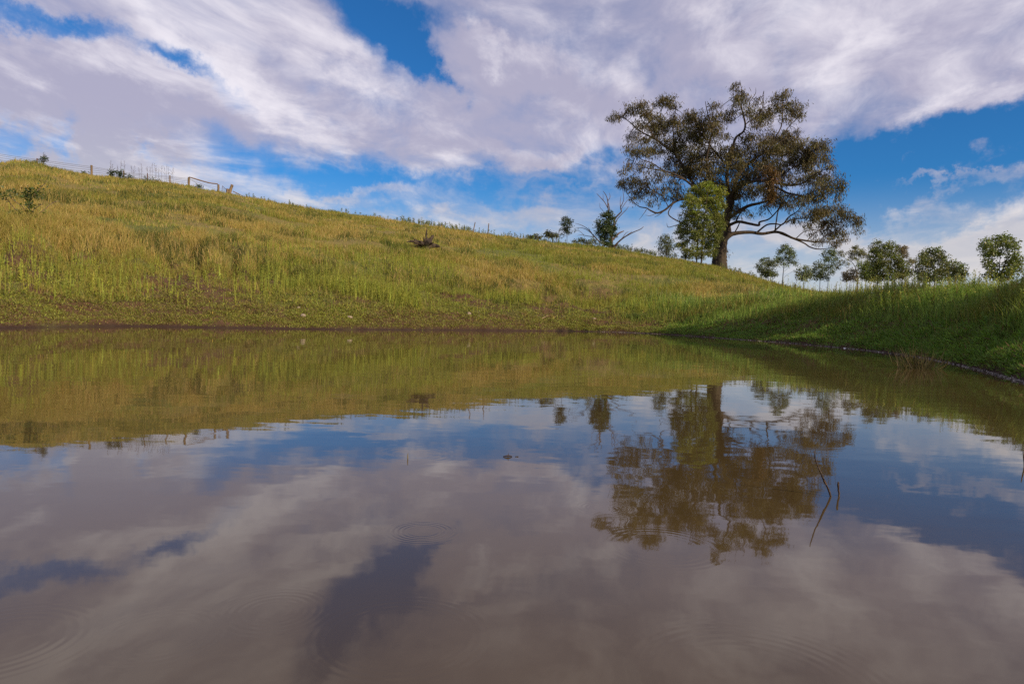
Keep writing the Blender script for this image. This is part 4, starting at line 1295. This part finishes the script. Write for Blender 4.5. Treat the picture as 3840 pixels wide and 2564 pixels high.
          [(1830, 205, 50, 32), (1775, 270, 60, 52), (1860, 300, 72, 50), (1990, 170, 72, 45), (2085, 150, 72, 40), (2080, 250, 85, 50), (2170, 240, 62, 50), (2225, 290, 40, 32), (1755, 378, 48, 36), (1850, 395, 72, 50), (1960, 350, 72, 50), (2065, 360, 52, 40, .8), (2205, 380, 50, 50, .8), (1800, 480, 52, 40, .9), (1880, 500, 50, 40, .8), (2160, 500, 72, 60, 1.2), (2250, 480, 52, 50, 1.2), (2280, 580, 52, 42), (1800, 560, 50, 42), (1890, 600, 50, 52), (2130, 600, 72, 52), (2220, 640, 72, 42), (1860, 680, 85, 42), (2100, 680, 72, 42), (2320, 630, 30, 40, .8)],
          [[(1990, 800, 11), (1990, 600, 9), (2000, 450, 7), (2040, 280, 3)], [(2012, 800, 9), (2050, 600, 7), (2110, 430, 4)], [(1990, 560, 5), (1900, 420, 4), (1840, 280, 2)]], [0.080, 0.100, 0.024])]
    for nm, lab, cv, D, cl, tr, col in A:
        cl = [(c_[0], c_[1], c_[2] * 1.12, c_[3] * 1.15) + tuple(c_[4:]) for c_ in cl]
        if nm != 'open_crowned_tree' and 'slender' not in nm and 'umbrella' not in nm:      # leafy down into the weeds
            wd = max(c_[2] for c_ in cl)
            cl += [(t_[0][0] + q_ * wd * 0.6, t_[0][1] - 62 - 14 * abs(q_), wd * 0.7, 44, 0.9) for t_ in tr[:2] for q_ in (-1, 1)]
        small_tree(nm, lab, 'bush' if nm == 'low_bush' else 'tree', cv, D, cl, tr, list(np.array(col) * 1.6), 150, 0.15, 0.075, 0.20, 0.5, group=GR, depth=0.8)
    # trees standing outside the view on the right, whose shade falls on the dam bank
    for (x, y, hh, lab) in ((11.6, 10.4, 7.2, 'farther leafy gum shading the dam bank from the right'),
                            (10.9, 4.9, 6.0, 'nearer leafy gum shading the dam bank from the right')):
        z0 = zat(x, y)
        root = thing('shade_gum_tree', (x, y, z0), lab, 'tree', 'trees that shade the dam bank')
        T = Tubes()
        T.add([(0, 0, -0.3), (0.1, 0, hh * 0.4), (0, 0.2, hh * 0.8)], [0.16, 0.13, 0.05], 8, 4)
        T.build('trunk', M_BARK, root)
        bag = Bag()
        for q in range(20):
            c = rng.normal(0, 1, 3)
            c = c / np.linalg.norm(c) * rng.uniform(0.3, 1) * np.array([hh * 0.20, hh * 0.20, hh * 0.20]) + np.array([0, 0, hh * 0.6])
            n = 260
            P = c + rng.normal(0, 0.42, (n, 3))
            Dv = unit(rng.normal(size=(n, 3)) + np.array([0, 0, -0.6]))
            leaves(bag, P, Dv, rng.uniform(0.15, 0.3, n), rng.uniform(0.07, 0.13, n), vary(G_YOUNG, n, 0.3))
        bag.build('crown', M_LEAF, root)
    # low bush far left on the hill
    c0 = Conv(0, 540, 4.698)
    _, dist = hit(110, 838, 12)
    cl = [(210, 860, 50, 36), (205, 900, 40, 36), (500, 850, 90, 45), (625, 900, 80, 45), (450, 945, 72, 42), (380, 895, 42, 30, .8), (540, 1020, 72, 50), (500, 1085, 46, 32), (700, 930, 32, 24, .8),
          (325, 1180, 22, 52, .7), (280, 1260, 42, 52, .6), (560, 1250, 52, 72, .5), (400, 1210, 42, 42, .3), (745, 740, 42, 18, .4), (80, 930, 36, 14, .5), (640, 1330, 60, 50, .4)]
    small_tree('thorn_bush', 'scraggly green bush with long arching bare stems alone on the left of the hillside', 'bush', c0, dist, cl,
               [[(515, 1400, 9), (520, 1250, 8), (515, 1090, 6), (530, 950, 3)], [(520, 1390, 6), (650, 1260, 5), (760, 1170, 5), (880, 1070, 4), (960, 1022, 3), (1045, 1012, 2)],
                [(490, 1390, 5), (370, 1240, 4), (230, 1110, 4), (130, 980, 3), (40, 930, 2)], [(520, 1260, 4), (600, 1150, 3), (740, 1060, 1.5)], [(505, 1250, 4), (400, 1110, 3), (200, 960, 2), (190, 880, 1.5)],
                [(540, 1000, 3), (680, 800, 2), (800, 695, 1.5)]], [0.060, 0.085, 0.018], 260, 0.085, 0.055, 0.10, 0.1, bark=M_DEAD, depth=0.3, crown_name='foliage', zdrop=0.1)
    # shrubs along the fence
    for (X, Y, rx, ry, lab) in ((163, 597, 12, 9, 'small dark green shrub on the hilltop by the thin steel fence post'),
                                (420, 650, 10, 14, 'pointed dark green shrub in the fence line between two posts'),
                                (452, 652, 12, 12, 'rounded dark green shrub touching the fence right of the pointed one'),
                                (484, 664, 12, 7, 'low dark green shrub right of the rounded one under the fence'),
                                (318, 652, 14, 6, 'low dark shrub just left of the thick wooden fence post'),
                                (560, 676, 26, 6, 'long low dark green shrub under the dead weed stalks'),
                                (745, 700, 12, 8, 'small green shrub between the posts of the log rail')):
        small_tree('fence_shrub', lab, 'shrub', cs, 84.0, [(X, Y, rx, ry), (X - rx * 0.5, Y + ry * 0.5, rx * 0.8, ry * 0.6)], [[(X, Y + ry, 1.5), (X, Y, 1)]],
                   [0.040, 0.062, 0.024], 90, 0.16, 0.09, 0.2, 0.0, group='shrubs along the hilltop fence', crown_name='foliage')


grove()


# ------------------------------------------------------------------ fence, rails and stakes on the crest
def post_mesh(name, mat, parent, base, u0, v0, u1, v1, dist, rpx, sides=8, sink=0.5, rough=0.05):
    a, b = at(u1, v1, dist), at(u0, v0, dist)      # foot, head
    dn = unit(a - b)
    a = a + dn * sink
    r = rpx * dist / FOC
    T = Tubes()
    T.add([a, (a + b) / 2 + rng.normal(0, r * 0.1, 3), b], [r * 1.08, r, r * 0.92], sides, 4, rough)
    return T.build(name, mat, parent, base)


def wire(parent, base, pts, r=0.011, mat=None, name='wire'):
    T = Tubes()
    T.add(pts, [r] * len(pts), 4, 3)
    return T.build(name, mat or M_WIRE, parent, base)


def fences():
    D = 84.0
    p = at(343, 668, D)
    base = np.array([p[0], p[1], zat(p[0], p[1])])
    f = thing('wire_fence', base, 'sagging wire fence on uneven posts along the hilltop on the left', 'fence')
    posts = [(139, 594, 137, 642, 1.7, M_PICKET), (343, 620, 343, 670, 3.3, M_POST), (464, 640, 464, 672, 1.8, M_POST), (553, 650, 553, 678, 1.5, M_PICKET), (637, 658, 637, 684, 2.0, M_POST), (-60, 566, -60, 612, 1.7, M_PICKET)]
    for (u0, v0, u1, v1, r, m) in posts:
        post_mesh('post', m, f, base, u0, v0, u1, v1, D, r)
    line = [(-60, 568), (139, 597), (343, 624), (464, 645), (553, 654), (637, 661), (706, 669)]
    for k, dv in enumerate((1.5, 7, 14, 22)):
        pts = []
        for i, (u, v) in enumerate(line):
            pts.append(at(u, v + dv * (1 if i < 3 else 0.75), D + 0.05))
            if i < len(line) - 1:
                u2, v2 = line[i + 1]
                pts.append(at((u + u2) / 2, (v + v2) / 2 + dv * (1 if i < 2 else .75) + 0.002 * (u2 - u) * (1 + k), D + 0.05))
        wire(f, base, pts, 0.014)
    # log rail frame
    p = at(708, 700, D)
    base = np.array([p[0], p[1], zat(p[0], p[1])])
    g = thing('log_rail_frame', base, 'two grey wooden posts carrying a sagging log rail on the hilltop', 'rail fence')
    post_mesh('post', M_POST, g, base, 708, 665, 708, 708, D, 3.6)
    post_mesh('post', M_POST, g, base, 819, 692, 819, 728, D, 3.6)
    T = Tubes()
    T.add([at(709, 664, D - 0.1), at(735, 672, D - 0.1), at(765, 681, D - 0.1), at(790, 687, D - 0.1), at(817, 690, D - 0.1)], [0.055, 0.07, 0.065, 0.065, 0.06], 8, 4, 0.05)
    T.build('rail', M_RAIL, g, base)
    wire(g, base, [at(712, 672, D), at(735, 686, D), at(770, 712, D)], 0.014)
    wire(g, base, [at(712, 671, D), at(760, 690, D), at(815, 703, D)], 0.010)
    wire(g, base, [at(712, 673, D), at(765, 694, D), at(815, 712, D)], 0.010)
    # broken gate
    p = at(838, 725, D)
    base = np.array([p[0], p[1], zat(p[0], p[1])])
    g = thing('broken_gate', base, 'small bent metal gate with wire mesh leaning right of the log rail', 'gate')
    T = Tubes()
    for a, b in (((831, 728), (834, 697)), ((834, 697), (849, 711)), ((849, 711), (848, 730))):
        T.add([at(*a, D), at(*b, D)], [0.022, 0.022], 6, 2)
    T.build('frame', M_PICKET, g, base)
    T = Tubes()
    for t in np.linspace(0.15, 0.9, 6):
        T.add([at(834 + 15 * t, 697 + 14 * t, D), at(832 + 16 * t, 728, D)], [0.007, 0.007], 4, 1)
    for t in np.linspace(0.25, 0.95, 5):
        T.add([at(833.5 - 2 * t, 697 + 31 * t, D), at(849, max(711, 697 + 31 * t), D)], [0.007, 0.007], 4, 1)
    T.build('mesh', M_WIRE, g, base)
    wire(g, base, [at(821, 702, D), at(828, 707, D), at(834, 706, D)], 0.01, name='tie_wire')

    def single(name, label, cat, mat, u0, v0, u1, v1, r, group=None, dist=D, sides=9, rough=0.07):
        p_ = at(u1, v1, dist)
        b_ = np.array([p_[0], p_[1], min(zat(p_[0], p_[1]), p_[2])])
        o = post_mesh(name, mat, None, b_, u0, v0, u1, v1, dist, r, sides, 0.4, rough)
        o.location = b_
        return tag(o, label, cat, group)
    single('short_post', 'short stubby round post between the bent gate and the leaning post', 'post', M_POST, 854, 708, 853, 724, 4.2)
    single('leaning_post', 'thick grey post leaning to the right at the end of the old gateway', 'post', M_POST, 871, 693, 862, 724, 5.2)
    a, b = at(873, 717, D), at(902, 731, D)
    T = Tubes()
    T.add([a, (a + b) / 2, b], [0.05, 0.05, 0.04], 7, 3, 0.05)
    o = T.build('fallen_rail', M_RAIL, None, a)
    o.location = a
    tag(o, 'thin fallen rail sloping to the ground from the leaning post', 'rail')
    single('wooden_stake', 'leaning thin wooden stake on the crest above the uprooted stump, the left one', 'stake', M_POST, 1782, 833, 1776, 862, 1.7, 'stakes on the crest', 80)
    single('wooden_stake', 'upright thin wooden stake on the crest above the uprooted stump, the right one', 'stake', M_POST, 1833, 838, 1830, 868, 1.8, 'stakes on the crest', 80)
    # dead weed stalks standing above the fence
    cz = Conv(0, 500, 2.091)
    stalks = [(868, 215, 350), (950, 205, 352), (975, 218, 355), (1030, 252, 360), (1055, 250, 360), (1110, 235, 362), (1155, 262, 365), (1195, 230, 368), (1212, 238, 370), (1240, 278, 372),
              (1268, 255, 372), (1308, 248, 376), (1322, 256, 378), (1358, 268, 385), (920, 250, 352), (1090, 270, 362), (1345, 290, 382), (341, 150, 235), (348, 165, 238), (880, 240, 350), (1175, 262, 366), (1225, 250, 370), (1290, 262, 374)]
    for i, (X, Yt, Yb) in enumerate(stalks):
        u0, v0 = cz(X, Yt)
        u1, v1 = cz(X + random.uniform(-6, 6), Yb + 10)
        dd = D + random.uniform(0.3, 2.5)
        a, b = at(u1, v1, dd), at(u0, v0, dd)
        T = Tubes()
        m1 = a + (b - a) * 0.5 + rng.normal(0, 0.04, 3)
        T.add([a, m1, b], [0.017, 0.014, 0.006], 4, 3)
        hh = np.linalg.norm(b - a)
        for q in range(9):
            t = random.uniform(0.45, 0.98)
            s = a + (b - a) * t
            e = s + np.array([random.uniform(-0.2, 0.2), random.uniform(-0.2, 0.2), random.uniform(0.08, 0.26)]) * (1.3 - t) * 1.3
            T.add([s, (s + e) / 2 + np.array([0, 0, -0.02]), e], [0.008, 0.007, 0.005], 3, 2)
            T.add([e, e + np.array([0, 0, 0.03])], [0.016, 0.010], 4, 1)
        o = T.build('dead_weed_stalk', M_DEAD, None, a)
        o.location = a
        lab = 'tall dry weed stalk on the skyline among the fence posts left of the log rail' if i not in (17, 18) else 'dry weed stalk rising from the small shrub at the far left of the hilltop'
        tag(o, lab, 'weed stalk', 'dry weed stalks by the fence' if i not in (17, 18) else 'dry weed stalks at the far left')


fences()


# ------------------------------------------------------------------ uprooted stump, stones, shore things
def stump():
    c = Conv(1480, 840, 10.677)
    p, D = hit(1604, 938, 14)
    base = p
    D = float(math.hypot(p[0], p[1]))
    root = thing('uprooted_stump', base, 'dark uprooted tree stump with jagged upturned roots lying on the hillside', 'tree stump')

    def grp(name, lst, mat):
        T = Tubes()
        for px, d0, d1 in lst:
            P, rd = limb_pts(px, c, D, d0, d1)
            T.add(P, rd * (1.45 if name == 'root' else 1.15), 9, 4, 0.10)
        return T.build(name, mat, root, base)
    grp('log', [([(1150, 880, 70), (1350, 880, 95), (1550, 870, 75), (1700, 880, 60), (1800, 905, 30)], 0.15, 0.5),
                ([(560, 950, 45), (680, 915, 60), (820, 905, 40), (1050, 900, 50), (1200, 900, 60)], 0.2, 0.2),
                ([(1240, 880, 80), (1310, 960, 80), (1340, 1050, 30)], 0.1, -0.1)], M_STUMP)
    grp('root_plate', [([(1180, 860, 70), (1250, 800, 110), (1320, 750, 90), (1380, 700, 60)], 0.1, -0.1),
                       ([(1230, 830, 80), (1150, 780, 60), (1050, 740, 60), (950, 720, 60), (850, 740, 50), (760, 720, 30)], 0.1, -0.2)], M_STUMP)
    roots = [([(1150, 800, 60), (900, 730, 50), (700, 700, 28), (560, 708, 16), (465, 722, 6)], 0, -0.4), ([(820, 720, 30), (700, 668, 20), (600, 655, 6)], 0, -0.2),
             ([(830, 690, 26), (780, 610, 16), (735, 535, 5)], 0, -0.3), ([(930, 720, 24), (870, 640, 14), (805, 560, 5)], 0, 0.2),
             ([(1230, 760, 60), (1195, 640, 36), (1160, 520, 7)], 0, -0.2), ([(1270, 760, 60), (1290, 620, 34), (1258, 480, 20), (1275, 380, 26), (1288, 260, 12), (1302, 130, 4)], 0, 0.1),
             ([(1330, 740, 60), (1420, 640, 50), (1500, 530, 44), (1555, 440, 8)], 0, 0.3), ([(1390, 760, 50), (1450, 690, 40), (1500, 630, 14)], 0, 0.1),
             ([(1300, 650, 26), (1350, 600, 16), (1450, 520, 5)], 0, 0.1), ([(1100, 790, 30), (1020, 700, 14), (980, 680, 5)], 0, -0.3), ([(1400, 790, 50), (1500, 770, 20), (1560, 755, 6)], 0, -0.3),
             ([(1000, 800, 40), (900, 800, 30), (760, 790, 8)], 0, -0.3)]
    for r_ in roots:
        grp('root', [r_], M_STUMP)


def stones_and_sticks():
    def rock(u, v, w, h, lab):
        p, D = hit(u, v, 8, 40)
        s = w / 2 * D / FOC
        n, m = 10, 7
        V, Q = [], []
        sd = random.randint(0, 999)
        for i in range(m + 1):
            th = math.pi * i / m
            for j in range(n):
                ph = 2 * math.pi * j / n
                d = np.array([math.sin(th) * math.cos(ph), math.sin(th) * math.sin(ph), math.cos(th)])
                k = 0.75 + 0.5 * float(vnoise(d[0] * 2 + sd, d[1] * 2 + d[2] * 3, sd))
                V.append(d * k * s * np.array([1, 0.8, h / w * 1.7]))
        for i in range(m):
            for j in range(n):
                Q.append([i * n + j, (i + 1) * n + j, (i + 1) * n + (j + 1) % n, i * n + (j + 1) % n])
        o = make_mesh('pale_stone', np.array(V), [np.array(Q)], M_STONE)
        o.location = (p[0], p[1], zat(p[0], p[1]) + s * 0.15)
        tag(o, lab, 'stone', 'pale stones on the bank')
    rock(1120, 1156, 16, 6, 'flat pale stone highest up of those on the bank, among the weed stems')
    rock(1137, 1186, 20, 9, 'largest pale stone near the water, left of the others')
    rock(1312, 1192, 22, 7, 'broad pale stone above the shore straight below and left of the stump')
    rock(1759, 1179, 18, 8, 'pale stone at the foot of the weed stems, left of a smaller one')
    rock(1795, 1186, 9, 4, 'tiny pale stone just right of a bigger pale one')
    rock(2228, 1198, 20, 5, 'flat pale stone near the corner of the pond under the dark tussock')

    def twig(name, lab, cat, pts, r, mat, group=None):
        P = [np.array(p) for p in pts]
        T = Tubes()
        T.add(np.array(P), r, 7, 4, 0.08)
        o = T.build(name, mat, None, P[0])
        o.location = P[0]
        return tag(o, lab, cat, group)
    for (a, b, lab) in (((2033, 1198), (2058, 1189), 'longer pale dry stick lying on the bank near the pond corner'), ((2078, 1194), (2090, 1189), 'shorter pale dry stick just right of the longer one')):
        pa, _ = hit(*a, 8, 40)
        pb, _ = hit(*b, 8, 40)
        twig('fallen_stick', lab, 'stick', [pa + [0, 0, 0.03], (pa + pb) / 2 + [0, 0, 0.05], pb + [0, 0, 0.05]], [0.007, 0.006, 0.004], M_PALESTICK)

    def on_water(u, v):
        d = ray(u, v)
        k = CAM_H / -d[2]
        return np.array([d[0] * k, d[1] * k, 0.0])
    # long stick: bent, leaning, half out of the water. scale from (3000,1550) zoom at 2.85
    def up(u, v, q, dx):
        """point above the water: seen at (u,v), at distance q times that of the foot"""
        d = ray(u, v)
        h = math.hypot(d[0], d[1])
        k = q / h
        return np.array([d[0] * k, d[1] * k, CAM_H + d[2] * k])
    f = on_water(3115, 1861)
    q = math.hypot(f[0], f[1])
    dn = f + np.array([0.012, 0.01, -0.05])
    s1 = twig('bare_stick', 'long bent bare stick poking up out of the water right of the tree reflection', 'stick',
              [dn, f, up(3100, 1820, q - 0.008, 0), up(3094, 1810, q - 0.010, 0), up(3080, 1777, q - 0.020, 0), up(3063, 1738, q - 0.032, 0), up(3056, 1715, q - 0.04, 0), up(3053, 1690, q - 0.045, 0)],
              [0.0022, 0.0021, 0.0018, 0.0024, 0.0016, 0.0013, 0.0011, 0.0006], M_WET)
    a = up(3063, 1740, q - 0.032, 0)
    T = Tubes()
    T.add([a, a + np.array([-0.002, -0.002, 0.001])], [0.0014, 0.0006], 5, 2)
    o = T.build('bud', M_WET, s1, s1.location)
    f = on_water(3146, 1858)
    q = math.hypot(f[0], f[1])
    twig('short_stick', 'short dark knobbly stick upright in the water beside the long bent one', 'stick',
         [f + np.array([-0.004, 0, -0.04]), f, up(3144, 1835, q, 0), up(3143, 1815, q - 0.003, 0), up(3144, 1806, q - 0.004, 0)], [0.0020, 0.0020, 0.0018, 0.0023, 0.0015], M_WET)
    f = on_water(1529, 1721)
    q = math.hypot(f[0], f[1])
    twig('reed_stem', 'single thin green brown reed stem standing in the open water left of centre', 'reed',
         [f + np.array([0, 0, -0.03]), f, up(1529, 1710, q, 0), up(1530, 1698, q, 0)], [0.0014, 0.0013, 0.0011, 0.0006], solid_mat('reed', (0.10, 0.075, 0.02), (0.20, 0.15, 0.05), 60))
    f = on_water(1905, 1713)
    T = Tubes()
    T.add([f + np.array([-0.012, 0, 0.001]), f + np.array([0, 0, 0.003]), f + np.array([0.010, 0.004, 0.001])], [0.001, 0.0022, 0.001], 6, 3)
    T.add([f + np.array([0, 0, 0.0]), f + np.array([0.001, 0, 0.010])], [0.0012, 0.0005], 5, 2)
    T.add([f + np.array([0.018, 0.006, 0.0]), f + np.array([0.026, 0.007, 0.001])], [0.0012, 0.001], 5, 2)
    o = T.build('floating_twig', M_WET, None, f)
    o.location = f
    tag(o, 'tiny dark twig floating on the open water near the middle', 'twig')
    f = on_water(3842, 1748)
    q = math.hypot(f[0], f[1])
    twig('edge_stick', 'dark thin stick standing in the water at the very right edge', 'stick',
         [f + np.array([0, 0, -0.04]), f, up(3839, 1715, q, 0), up(3836, 1685, q, 0)], [0.0022, 0.002, 0.0018, 0.001], M_WET)
    # rush clump
    f = on_water(3440, 1381)
    q = math.hypot(f[0], f[1])
    root = thing('rush_clump', f, 'sparse brown rush clump fanning out of the shallow water near the right shore', 'rushes')
    bag = Bag()
    n = 260
    ang = rng.normal(0, 0.36, n)
    bx = rng.normal(0, 0.085, n)
    P = np.stack([bx, rng.normal(0, 0.05, n), np.full(n, -0.03)], -1)
    D_ = unit(np.stack([np.sin(ang) + bx * 2.4, rng.normal(0, 0.25, n), np.cos(ang)], -1))
    L = rng.uniform(0.09, 0.26, n) * (1 + 0.15 * (rng.uniform(size=n) < 0.15))
    tall = rng.choice(n, 4, replace=False)
    L[tall] = rng.uniform(0.26, 0.36, 4)
    D_[tall] = unit(np.stack([rng.normal(0, 0.04, 4), rng.normal(0, 0.05, 4), np.ones(4)], -1))
    leaves(bag, P, D_, L, np.full(n, 0.0050), vary([0.075, 0.062, 0.032], n, 0.35, 0.08))
    g = rng.uniform(size=n) < 0.3
    o = bag.build('stems', M_GRASS, root)
    o['kind'] = 'stuff'
    # dried foam line along the right shore
    bag = Bag()
    n = 6500
    phi = rng.uniform(6, 41, n)
    dd = shore(phi) - np.abs(rng.normal(0, 0.022, n)) * np.interp(phi, [6, 30, 38], [1.0, 1.4, 2.6]) - 0.005
    kk = rng.uniform(size=n) < (0.35 + 0.65 * sstep(fbm(phi * 1.7, phi * 0, 5), 0.35, 0.55)) * np.interp(phi, [6, 25, 34, 40], [0.30, 0.28, 0.6, 1.0])
    phi, dd = phi[kk], dd[kk]
    n = len(phi)
    P = np.stack([np.sin(np.radians(phi)) * dd, np.cos(np.radians(phi)) * dd, np.full(n, 0.003) + rng.uniform(0, 0.004, n)], -1)
    Dv = unit(np.stack([rng.normal(size=n), rng.normal(size=n), rng.normal(0, 0.25, n)], -1))
    leaves(bag, P, Dv, rng.uniform(0.008, 0.028, n), rng.uniform(0.006, 0.016, n), vary([0.3, 0.27, 0.24], n, 0.3))
    o = bag.build('foam_line', M_FOAM)
    tag(o, 'thin pale line of scum along the right hand waterline', 'foam', kind='stuff')
    for (u, v, w, lab) in ((2470, 1252, 12, 'white scrap floating by the far shore below the young gum'), (3168, 1306, 10, 'white scrap floating by the shore left of the rush clump')):
        f = on_water(u, v)
        s = w / 2 * math.hypot(f[0], f[1]) / FOC
        V = np.array([[-s, 0, 0], [0, -s, 0.0], [s, 0, 0], [0, s, 0], [-s * .5, 0, s * .5], [s * .6, 0.2 * s, s * .45]])
        Fc = np.array([[0, 1, 4], [1, 5, 4], [1, 2, 5], [2, 3, 5], [3, 4, 5], [3, 0, 4]])
        o = make_mesh('white_scrap', V, [Fc], solid_mat('white_scrap', (0.6, 0.6, 0.6), (0.8, 0.8, 0.78), 20))
        o.location = (f[0], f[1], 0.002)
        tag(o, lab, 'scrap', 'white scraps on the water')
    # dark tussock at the corner of the pond
    p, D = hit(2400, 1190, 14, 40)
    bag = Bag()
    n = 1500
    a = rng.uniform(0, 2 * math.pi, n)
    rr = rng.uniform(0, 0.20, n) ** 0.8
    P = np.stack([np.cos(a) * rr * 1.5, np.sin(a) * rr, np.zeros(n)], -1)
    Dv = unit(np.stack([np.cos(a) * 0.9, np.sin(a) * 0.9, np.full(n, 0.8)], -1) + rng.normal(0, 0.35, (n, 3)))
    leaves(bag, P, Dv, rng.uniform(0.08, 0.22, n), np.full(n, 0.012), vary([0.06, 0.08, 0.025], n, 0.3))
    o = bag.build('grass_tussock', M_GRASS)
    o.location = (p[0], p[1], zat(p[0], p[1]) - 0.02)
    tag(o, 'dark round grass tussock at the corner where hill and dam bank meet', 'tussock')


stump()
stones_and_sticks()
